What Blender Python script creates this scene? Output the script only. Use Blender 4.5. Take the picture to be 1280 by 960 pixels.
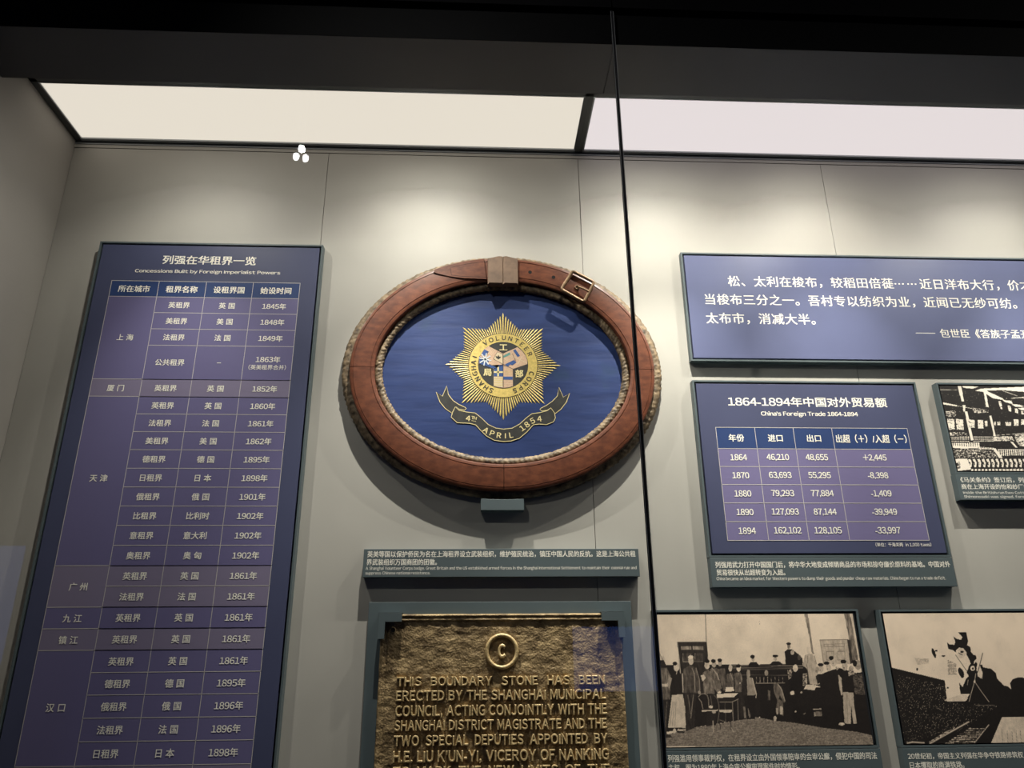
import bpy, bmesh, math, random
import numpy as np
from mathutils import Vector, Matrix, noise
random.seed(7)
for o in list(bpy.data.objects): bpy.data.objects.remove(o)
SC = bpy.context.scene; COL = SC.collection

# ------------------------------------------------------------------ camera
# world: x right, y into the wall (back wall of the case at y = 1.6), z up, metres
WALL_Y = 1.6; EYE = 1.55
cam = bpy.data.cameras.new('camera'); cam.sensor_fit = 'HORIZONTAL'; cam.sensor_width = 36
cam.lens = 36*930.8/1280; cam.clip_start = .01
camo = bpy.data.objects.new('camera', cam); COL.objects.link(camo); SC.camera = camo
rt = Vector((.998897, -.046333, -.007667)); dn = Vector((.008845, .345949, -.938212)); fw = Vector((.046123, .937109, .345977))
m = Matrix((rt, -dn, -fw)).transposed().to_4x4(); m.translation = (0, 0, EYE); camo.matrix_world = m

# ------------------------------------------------------------------ world, exposure
w = bpy.data.worlds.new('world'); SC.world = w; w.use_nodes = True
w.node_tree.nodes['Background'].inputs[0].default_value = (.004, .0045, .006, 1)
w.node_tree.nodes['Background'].inputs[1].default_value = 1
SC.view_settings.view_transform = 'Standard'; SC.view_settings.look = 'None'
SC.view_settings.exposure = .1; SC.view_settings.gamma = 1; SC.view_settings.use_curve_mapping = False

# ------------------------------------------------------------------ lights
def spot(loc, target, power, size, blend, rad, col):
    l = bpy.data.lights.new('spotlight', 'SPOT'); l.energy = power; l.spot_size = math.radians(size)
    l.spot_blend = blend; l.shadow_soft_size = rad; l.color = col
    o = bpy.data.objects.new('spotlight', l); COL.objects.link(o); o.location = loc
    o.rotation_euler = (Vector(target)-Vector(loc)).to_track_quat('-Z', 'Y').to_euler()
    return o
# small spots of the case, hidden above the rear edge of the dark soffit, washing the back wall
for x, p, c in ((-.66, 5.6, (1, .95, .85)), (-.13, 11.5, (1, .95, .85)), (.43, 13, (1, .95, .84)), (.83, 11.5, (1, .94, .83)), (1.32, 10.5, (1, .95, .85))):
    spot((x, WALL_Y-.283, 2.775), (x+.02, WALL_Y-.05, 1.5), p*1.05, 120, 1, .004, c)
    spot((x+.01, WALL_Y-.283, 2.775), (x+.02, WALL_Y-.05, 1.5), p*.58, 165, 1, .004, c)
    spot((x, WALL_Y-.283, 2.774), (x+.01, WALL_Y, 1.25), p*4.3, 54, 1, .004, c)
# gallery spots: the three-lens fitting that shows as a reflection, and a neighbour further along the track
GAL = ((-.62, .14, 3.196, 24), (2.75, .10, 3.2, 26))
for x, y, z, p in GAL:
    aim = (Vector((0, 1.17, 2.56))-Vector((x, y, z))).normalized(); u = aim.cross(Vector((0, 0, 1))).normalized(); v = u.cross(aim); a = math.radians(100)
    spot(tuple(Vector((x, y, z))+u*(.0185*math.cos(a))+v*(.0185*math.sin(a))+aim*.004), (.75+x*.1, WALL_Y, 1.8), p, 75, 1, .0115, (1, .95, .88))

# ------------------------------------------------------------------ helpers
def s2l(c): return tuple(((v/255+.055)/1.055)**2.4 if v > 10 else v/255/12.92 for v in c)
def nodes(name):
    m = bpy.data.materials.new(name); m.use_nodes = True; nt = m.node_tree
    return m, nt, nt.nodes['Principled BSDF']
def mat(name, col, rough=.5, metal=0, var=0, vscale=20, bump=0, bscale=200, spec=.5, col2=None, stretch=(1, 1, 1), coat=0):
    m, nt, b = nodes(name); N = nt.nodes; L = nt.links
    b.inputs['Base Color'].default_value = (*col, 1); b.inputs['Roughness'].default_value = rough
    b.inputs['Metallic'].default_value = metal; b.inputs['Specular IOR Level'].default_value = spec
    b.inputs['Coat Weight'].default_value = coat
    tc = N.new('ShaderNodeTexCoord'); mp = N.new('ShaderNodeMapping'); L.new(tc.outputs['Object'], mp.inputs[0]); mp.inputs['Scale'].default_value = stretch
    if var or col2:
        n = N.new('ShaderNodeTexNoise'); n.inputs['Scale'].default_value = vscale; n.inputs['Detail'].default_value = 6; n.inputs['Roughness'].default_value = .6
        L.new(mp.outputs[0], n.inputs['Vector']); r = N.new('ShaderNodeValToRGB'); L.new(n.outputs[0], r.inputs[0])
        r.color_ramp.elements[0].position = .35; r.color_ramp.elements[1].position = .65
        a = tuple(max(0, v*(1-var)) for v in col); c = col2 or tuple(v*(1+var) for v in col)
        r.color_ramp.elements[0].color = (*a, 1); r.color_ramp.elements[1].color = (*c, 1); L.new(r.outputs[0], b.inputs['Base Color'])
    if bump:
        n = N.new('ShaderNodeTexNoise'); n.inputs['Scale'].default_value = bscale; n.inputs['Detail'].default_value = 5
        L.new(mp.outputs[0], n.inputs['Vector']); u = N.new('ShaderNodeBump'); u.inputs['Strength'].default_value = bump; u.inputs['Distance'].default_value = .002
        L.new(n.outputs[0], u.inputs['Height']); L.new(u.outputs[0], b.inputs['Normal'])
    return m
def emis(name, col, s):
    m = bpy.data.materials.new(name); m.use_nodes = True; nt = m.node_tree; nt.nodes.clear()
    e = nt.nodes.new('ShaderNodeEmission'); e.inputs[0].default_value = (*col, 1); e.inputs[1].default_value = s
    o = nt.nodes.new('ShaderNodeOutputMaterial'); nt.links.new(e.outputs[0], o.inputs[0]); return m

M = {}
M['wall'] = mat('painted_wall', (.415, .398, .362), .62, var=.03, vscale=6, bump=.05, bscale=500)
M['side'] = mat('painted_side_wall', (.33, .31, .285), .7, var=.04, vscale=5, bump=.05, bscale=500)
M['joint'] = mat('dark_joint', (.12, .11, .10), .8)  # dark backing that shows in the joints between wall panels
M['black'] = mat('black_metal', (.004, .004, .005), .7, spec=.15)
M['header'] = mat('black_header', (.0035, .0035, .0045), .8, spec=.1)
M['soffit'] = mat('charcoal_soffit', (.062, .063, .068), .6, var=.06, vscale=3)
M['trimdark'] = mat('dark_trim', (.085, .092, .094), .5)
M['trimlight'] = mat('grey_trim', (.42, .44, .46), .4, metal=.2)
M['teal'] = mat('slate_painted_metal', (.082, .108, .118), .5, var=.03, vscale=10)
M['groove'] = mat('groove_black', (.004, .005, .009), .7)
M['navy'] = mat('navy_print', (.060, .068, .135), .5, var=.05, vscale=4, spec=.35)
M['navy2'] = mat('steel_blue_print', (.110, .125, .235), .42, var=.08, vscale=3, spec=.4)
M['hdr'] = mat('blue_header_print', (.024, .050, .155), .5, spec=.3)
M['rowa'] = mat('violet_row_print', (.135, .122, .255), .5, spec=.35)
M['rowb'] = mat('pale_violet_row_print', (.195, .170, .265), .5, spec=.35)
M['rowc'] = mat('lilac_row_print', (.170, .150, .295), .5, spec=.35)
M['white'] = mat('white_print', (.90, .87, .78), .5)
M['line'] = mat('pale_line_print', (.55, .52, .50), .5)
M['wood'] = mat('red_brown_wood', (.108, .034, .018), .38, var=.22, vscale=40, col2=(.160, .052, .026), stretch=(1.2, 1, 2.2), bump=.08, bscale=90, coat=.12, spec=.4)
M['woodend'] = mat('worn_brown_wood', (.155, .095, .060), .6, var=.2, vscale=40, bump=.25, bscale=120)
M['carved'] = mat('carved_dark_wood', (.038, .024, .014), .55, col2=(.30, .215, .125), vscale=60, bump=.3, bscale=260)
M['brass'] = mat('aged_brass', (.20, .13, .075), .42, metal=.6, var=.25, vscale=60)
M['hole'] = mat('hole_black', (.003, .002, .002), .9)
M['gold'] = mat('gold_paint', (.66, .50, .15), .45, metal=.15, var=.15, vscale=160)
M['goldpale'] = mat('pale_gold_paint', (.78, .66, .34), .45, metal=.1)
M['ink'] = mat('black_paint', (.022, .022, .020), .55, var=.3, vscale=90)
M['inkblue'] = mat('dark_blue_paint', (.016, .020, .045), .5)
M['peach'] = mat('faded_pink_paint', (.60, .40, .27), .55, var=.1, vscale=200)
M['cream'] = mat('cream_paint', (.68, .55, .36), .55)
M['fblue'] = mat('flag_blue_paint', (.03, .08, .25), .5)
M['fteal'] = mat('flag_teal_paint', (.10, .28, .24), .5)
M['pale'] = mat('pale_grey_paint', (.62, .66, .68), .5)
M['bronze'] = mat('weathered_bronze', (.13, .085, .040), .5, metal=.2, col2=(.42, .30, .15), vscale=34, bump=.9, bscale=260)
M['bronzehi'] = mat('worn_highlight_bronze', (.42, .30, .14), .42, metal=.2, col2=(.75, .57, .30), vscale=120, bump=.35, bscale=300)  # worn raised bronze, with the bright highlights of the relief put into the colour
M['lampA'] = emis('warm_diffuser', (1.0, .90, .775), .80)
M['lampB'] = emis('cool_diffuser', (1.0, .895, .900), .80)
M['lens'] = emis('lit_lens', (.97, .98, 1), 26)
M['screen'] = emis('blue_screen_light', (.16, .30, 1), 1.1)
M['floor'] = mat('dark_gallery_floor', (.05, .048, .045), .5)

# painted canvas behind the emblem: deep blue with greenish worn blotches
m_, nt_, b_ = nodes('blue_painted_canvas'); N_ = nt_.nodes; L_ = nt_.links
tc = N_.new('ShaderNodeTexCoord')
n1 = N_.new('ShaderNodeTexNoise'); n1.inputs['Scale'].default_value = 9; n1.inputs['Detail'].default_value = 7; L_.new(tc.outputs['Object'], n1.inputs['Vector'])
mp = N_.new('ShaderNodeMapping'); mp.inputs['Scale'].default_value = (3, 1, 16); L_.new(tc.outputs['Object'], mp.inputs[0])
n2 = N_.new('ShaderNodeTexNoise'); n2.inputs['Scale'].default_value = 2.5; n2.inputs['Detail'].default_value = 4; L_.new(mp.outputs[0], n2.inputs['Vector'])
r1 = N_.new('ShaderNodeValToRGB'); L_.new(n2.outputs[0], r1.inputs[0])
r1.color_ramp.elements[0].position = .3; r1.color_ramp.elements[0].color = (.015, .031, .112, 1); r1.color_ramp.elements[1].position = .75; r1.color_ramp.elements[1].color = (.026, .051, .172, 1)
r2 = N_.new('ShaderNodeValToRGB'); L_.new(n1.outputs[0], r2.inputs[0]); r2.color_ramp.elements[0].position = .60; r2.color_ramp.elements[1].position = .72
r2.color_ramp.elements[0].color = (0, 0, 0, 1); r2.color_ramp.elements[1].color = (.6, .6, .6, 1)
mx = N_.new('ShaderNodeMixRGB'); L_.new(r2.outputs[0], mx.inputs[0]); L_.new(r1.outputs[0], mx.inputs[1]); mx.inputs[2].default_value = (.02, .055, .10, 1)
L_.new(mx.outputs[0], b_.inputs['Base Color']); b_.inputs['Roughness'].default_value = .5; b_.inputs['Specular IOR Level'].default_value = .3
bu = N_.new('ShaderNodeBump'); bu.inputs['Strength'].default_value = .25; bu.inputs['Distance'].default_value = .004; L_.new(n2.outputs[0], bu.inputs['Height']); L_.new(bu.outputs[0], b_.inputs['Normal'])
M['canvas'] = m_

# photographic print: tones live in a colour attribute
m_, nt_, b_ = nodes('sepia_photographic_print'); a_ = nt_.nodes.new('ShaderNodeVertexColor'); a_.layer_name = 'tone'
nt_.links.new(a_.outputs[0], b_.inputs['Base Color']); b_.inputs['Roughness'].default_value = .5; M['photo'] = m_

# display-case glass: transparent, with a mirror reflection on entering faces
m_ = bpy.data.materials.new('case_glass'); m_.use_nodes = True; nt_ = m_.node_tree; nt_.nodes.clear(); N_ = nt_.nodes; L_ = nt_.links
out = N_.new('ShaderNodeOutputMaterial'); mix = N_.new('ShaderNodeMixShader'); tr = N_.new('ShaderNodeBsdfTransparent'); gl = N_.new('ShaderNodeBsdfGlossy')
gl.inputs['Roughness'].default_value = 0; tr.inputs[0].default_value = (.985, .995, .99, 1)
fr = N_.new('ShaderNodeFresnel'); fr.inputs[0].default_value = 1.5; ge = N_.new('ShaderNodeNewGeometry'); mu = N_.new('ShaderNodeMath'); mu.operation = 'MULTIPLY'
inv = N_.new('ShaderNodeMath'); inv.operation = 'SUBTRACT'; inv.inputs[0].default_value = 1; L_.new(ge.outputs['Backfacing'], inv.inputs[1])
L_.new(fr.outputs[0], mu.inputs[0]); L_.new(inv.outputs[0], mu.inputs[1]); L_.new(mu.outputs[0], mix.inputs[0]); L_.new(tr.outputs[0], mix.inputs[1]); L_.new(gl.outputs[0], mix.inputs[2]); L_.new(mix.outputs[0], out.inputs[0])
M['glass'] = m_

# ---- mesh collector. Coordinates: x, z in world metres and d = distance in front of the back wall
class MB:
    def __init__(s): s.v = []; s.f = []; s.m = []; s.mats = []
    def mi(s, m):
        if m not in s.mats: s.mats.append(m)
        return s.mats.index(m)
    def add(s, vs, fs, m):
        k = len(s.v); s.v += vs; i = s.mi(m)
        for f in fs: s.f.append([k+a for a in f]); s.m.append(i)
    def box(s, x0, x1, z0, z1, d0, d1, m):
        s.add([(x, WALL_Y-d, z) for d in (d0, d1) for z in (z0, z1) for x in (x0, x1)],
              [(0, 2, 3, 1), (4, 5, 7, 6), (0, 1, 5, 4), (2, 6, 7, 3), (0, 4, 6, 2), (1, 3, 7, 5)], m)
    def flat(s, pts, d, m):           # flat polygon facing the viewer
        a = sum(pts[i-1][0]*pts[i][1]-pts[i][0]*pts[i-1][1] for i in range(len(pts)))
        if a < 0: pts = pts[::-1]
        s.add([(x, WALL_Y-d, z) for x, z in pts], [tuple(range(len(pts)))], m)
    def rect(s, x0, x1, z0, z1, d, m): s.flat([(x0, z0), (x1, z0), (x1, z1), (x0, z1)], d, m)
    def prism(s, pts, d0, d1, m, cham=0):
        a = sum(pts[i-1][0]*pts[i][1]-pts[i][0]*pts[i-1][1] for i in range(len(pts)))
        if a < 0: pts = pts[::-1]
        n = len(pts); cx = sum(p[0] for p in pts)/n; cz = sum(p[1] for p in pts)/n
        rings = [(pts, d0), (pts, d1-cham)]
        if cham:
            q = []
            for i in range(n):
                a, b, c = pts[i-1], pts[i], pts[(i+1) % n]
                t = Vector((c[0]-a[0], c[1]-a[1])).normalized(); q.append((b[0]-t.y*cham, b[1]+t.x*cham))
            rings.append((q, d1))
        vs = [(x, WALL_Y-d, z) for r, d in rings for x, z in r]; fs = []
        for k in range(len(rings)-1):
            for i in range(n): j = (i+1) % n; fs.append((k*n+i, k*n+j, (k+1)*n+j, (k+1)*n+i))
        fs.append(tuple((len(rings)-1)*n+i for i in range(n))); fs.append(tuple(range(n))[::-1]); s.add(vs, fs, m)
    def stroke(s, pts, wd, d, m, close=False):
        n = len(pts); L = []; R = []
        for i in range(n):
            a = pts[i-1] if (i or close) else pts[i]; c = pts[(i+1) % n] if (i < n-1 or close) else pts[i]
            t = Vector((c[0]-a[0], c[1]-a[1])); t = t.normalized() if t.length else Vector((1, 0))
            L.append((pts[i][0]-t.y*wd/2, pts[i][1]+t.x*wd/2)); R.append((pts[i][0]+t.y*wd/2, pts[i][1]-t.x*wd/2))
        for i in range(n if close else n-1): j = (i+1) % n; s.flat([L[i], R[i], R[j], L[j]], d, m)
    def tube(s, pts, r, m, close=False, seg=10):   # pts are world 3-D points
        n = len(pts); vs = []; fs = []; P = [Vector(p) for p in pts]
        for i in range(n):
            a = P[i-1] if (i or close) else P[i]; c = P[(i+1) % n] if (i < n-1 or close) else P[i]
            t = (c-a).normalized(); u = t.cross(Vector((0, 1, 0)));
            if u.length < .1: u = t.cross(Vector((1, 0, 0)))
            u.normalize(); v = t.cross(u)
            for k in range(seg): an = 2*math.pi*k/seg; vs.append(tuple(P[i]+(u*math.cos(an)+v*math.sin(an))*r))
        for i in range(n if close else n-1):
            j = (i+1) % n
            for k in range(seg): l = (k+1) % seg; fs.append((i*seg+k, i*seg+l, j*seg+l, j*seg+k))
        if not close: fs += [tuple(range(seg))[::-1], tuple((n-1)*seg+k for k in range(seg))]
        s.add(vs, fs, m)
    def build(s, name, parent=None, smooth=0, bevel=0, label=None):
        me = bpy.data.meshes.new(name); off = Vector(parent['_loc']) if parent is not None and '_loc' in parent else Vector((0, 0, 0))
        me.from_pydata([tuple(Vector(v)-off) for v in s.v], [], s.f)
        for m in s.mats: me.materials.append(M[m])
        me.polygons.foreach_set('material_index', s.m); me.update()
        if bevel or smooth:
            bm = bmesh.new(); bm.from_mesh(me)
            if bevel: bmesh.ops.bevel(bm, geom=[e for e in bm.edges if e.is_manifold and e.calc_face_angle(0) > .6], offset=bevel, segments=2, affect='EDGES', profile=.5)
            if smooth:
                for f in bm.faces: f.smooth = True
                for e in bm.edges:
                    if e.is_manifold and e.calc_face_angle(0) > math.radians(smooth): e.smooth = False
            bm.to_mesh(me); bm.free()
        o = bpy.data.objects.new(name, me); COL.objects.link(o)
        if parent is not None: o.parent = parent; o['_loc'] = parent['_loc']
        if label: o['label'] = label
        return o
def thing(name, label, cat, loc, group=None):
    o = bpy.data.objects.new(name, None); COL.objects.link(o); o.empty_display_size = .05
    o.location = loc; o['_loc'] = tuple(loc); o['label'] = label; o['category'] = cat
    if group: o['group'] = group
    return o
def struct(name, mb, parent=None, **k):
    if parent is None:
        o = mb.build(name, None, **k); o['kind'] = 'structure'; o['_loc'] = (0, 0, 0)
    else: o = mb.build(name, parent, **k)
    return o

# ---- lettering (weight comes from slightly shifted overlapping copies)
_cache = {}
def raw(s, extrude=0, bev=0):
    key = (s, extrude, bev)
    if key in _cache: return _cache[key]
    c = bpy.data.curves.new('lettering', 'FONT'); c.body = s; c.size = 1; c.resolution_u = 3
    c.extrude = extrude; c.bevel_depth = bev; c.bevel_resolution = 1
    o = bpy.data.objects.new('lettering', c); me = o.to_mesh()
    v = [tuple(p.co) for p in me.vertices]; f = [tuple(p.vertices) for p in me.polygons]
    o.to_mesh_clear(); bpy.data.objects.remove(o); bpy.data.curves.remove(c)
    _cache[key] = (v, f); return v, f
def glyphs(s, spacing=1.0, extrude=0, bev=0, gap=.30):
    """Latin letters and digits come from the wide-form glyphs, set with proportional advances"""
    key = (s, spacing, extrude, bev, gap)
    if key in _cache: return _cache[key]
    V = []; F = []; x = 0
    for ch in s:
        if ch == ' ': x += gap; continue
        if ch in "Il-.,'()/|:":
            v, f = raw(ch, extrude, bev); a, b, c, e = bbox(v); k = len(V); sb = .09*spacing
            V += [(p[0]-a+x+sb*.5, p[1], p[2]) for p in v]; x += b-a+sb*1.1; F += [tuple(i+k for i in q) for q in f]; continue
        wide = 33 <= ord(ch) <= 126
        v, f = raw(chr(ord(ch)+0xFEE0) if wide else ch, extrude, bev); k = len(V)
        if wide:
            a, b, c, e = bbox(v); sb = .085 if ch in "iIl1.,'!|:;-" else .062; sb *= spacing; wd = b-a
            if ch.isdigit(): adv = .60; ox = x+(adv-wd)/2-a
            else: adv = wd+sb*1.25; ox = x+sb*.6-a
            V += [(p[0]+ox, p[1], p[2]) for p in v]; x += adv
        else: V += [(p[0]+x, p[1], p[2]) for p in v]; x += 1
        F += [tuple(i+k for i in q) for q in f]
    _cache[key] = (V, F); return V, F
def bbox(v): return min(p[0] for p in v), max(p[0] for p in v), min(p[1] for p in v), max(p[1] for p in v)
def shifts(bold, fatx):
    if fatx: return ((-fatx, 0), (0, 0), (fatx, 0))
    return ((0, 0),) if not bold else ((-bold, -bold*.6), (bold, -bold*.6), (-bold, bold*.6), (bold, bold*.6))
def text_fit(mb, s, x0, x1, z0, z1, d, m, bold=0, spacing=1.0, fatx=0):
    v, f = glyphs(s, spacing); a, b, c, e = bbox(v); kz = (z1-z0)/(e-c)
    for i, (dx, dz) in enumerate(shifts(bold*kz, fatx)):
        mb.add([(x0+(p[0]-a)/(b-a)*(x1-x0)+dx, WALL_Y-d-i*1e-6, z0+(p[1]-c)*kz+dz) for p in v], f, m)
def text_at(mb, s, cx, cz, size, d, m, bold=0, sx=1, align='c', rot=0, spacing=1.0, fatx=0, base=False):
    v, f = glyphs(s, spacing); a, b, c, e = bbox(v)
    ox = (a+b)/2 if align == 'c' else (0 if align == 'o' else a); oz = 0 if base else (c+e)/2
    cr, sr = math.cos(rot), math.sin(rot)
    for i, (dx, dz) in enumerate(shifts(bold*size, fatx)):
        q = []
        for p in v:
            X = (p[0]-ox)*size*sx+dx; Z = (p[1]-oz)*size+dz
            q.append((cx+X*cr-Z*sr, WALL_Y-d-i*1e-6, cz+X*sr+Z*cr))
        mb.add(q, f, m)
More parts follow.
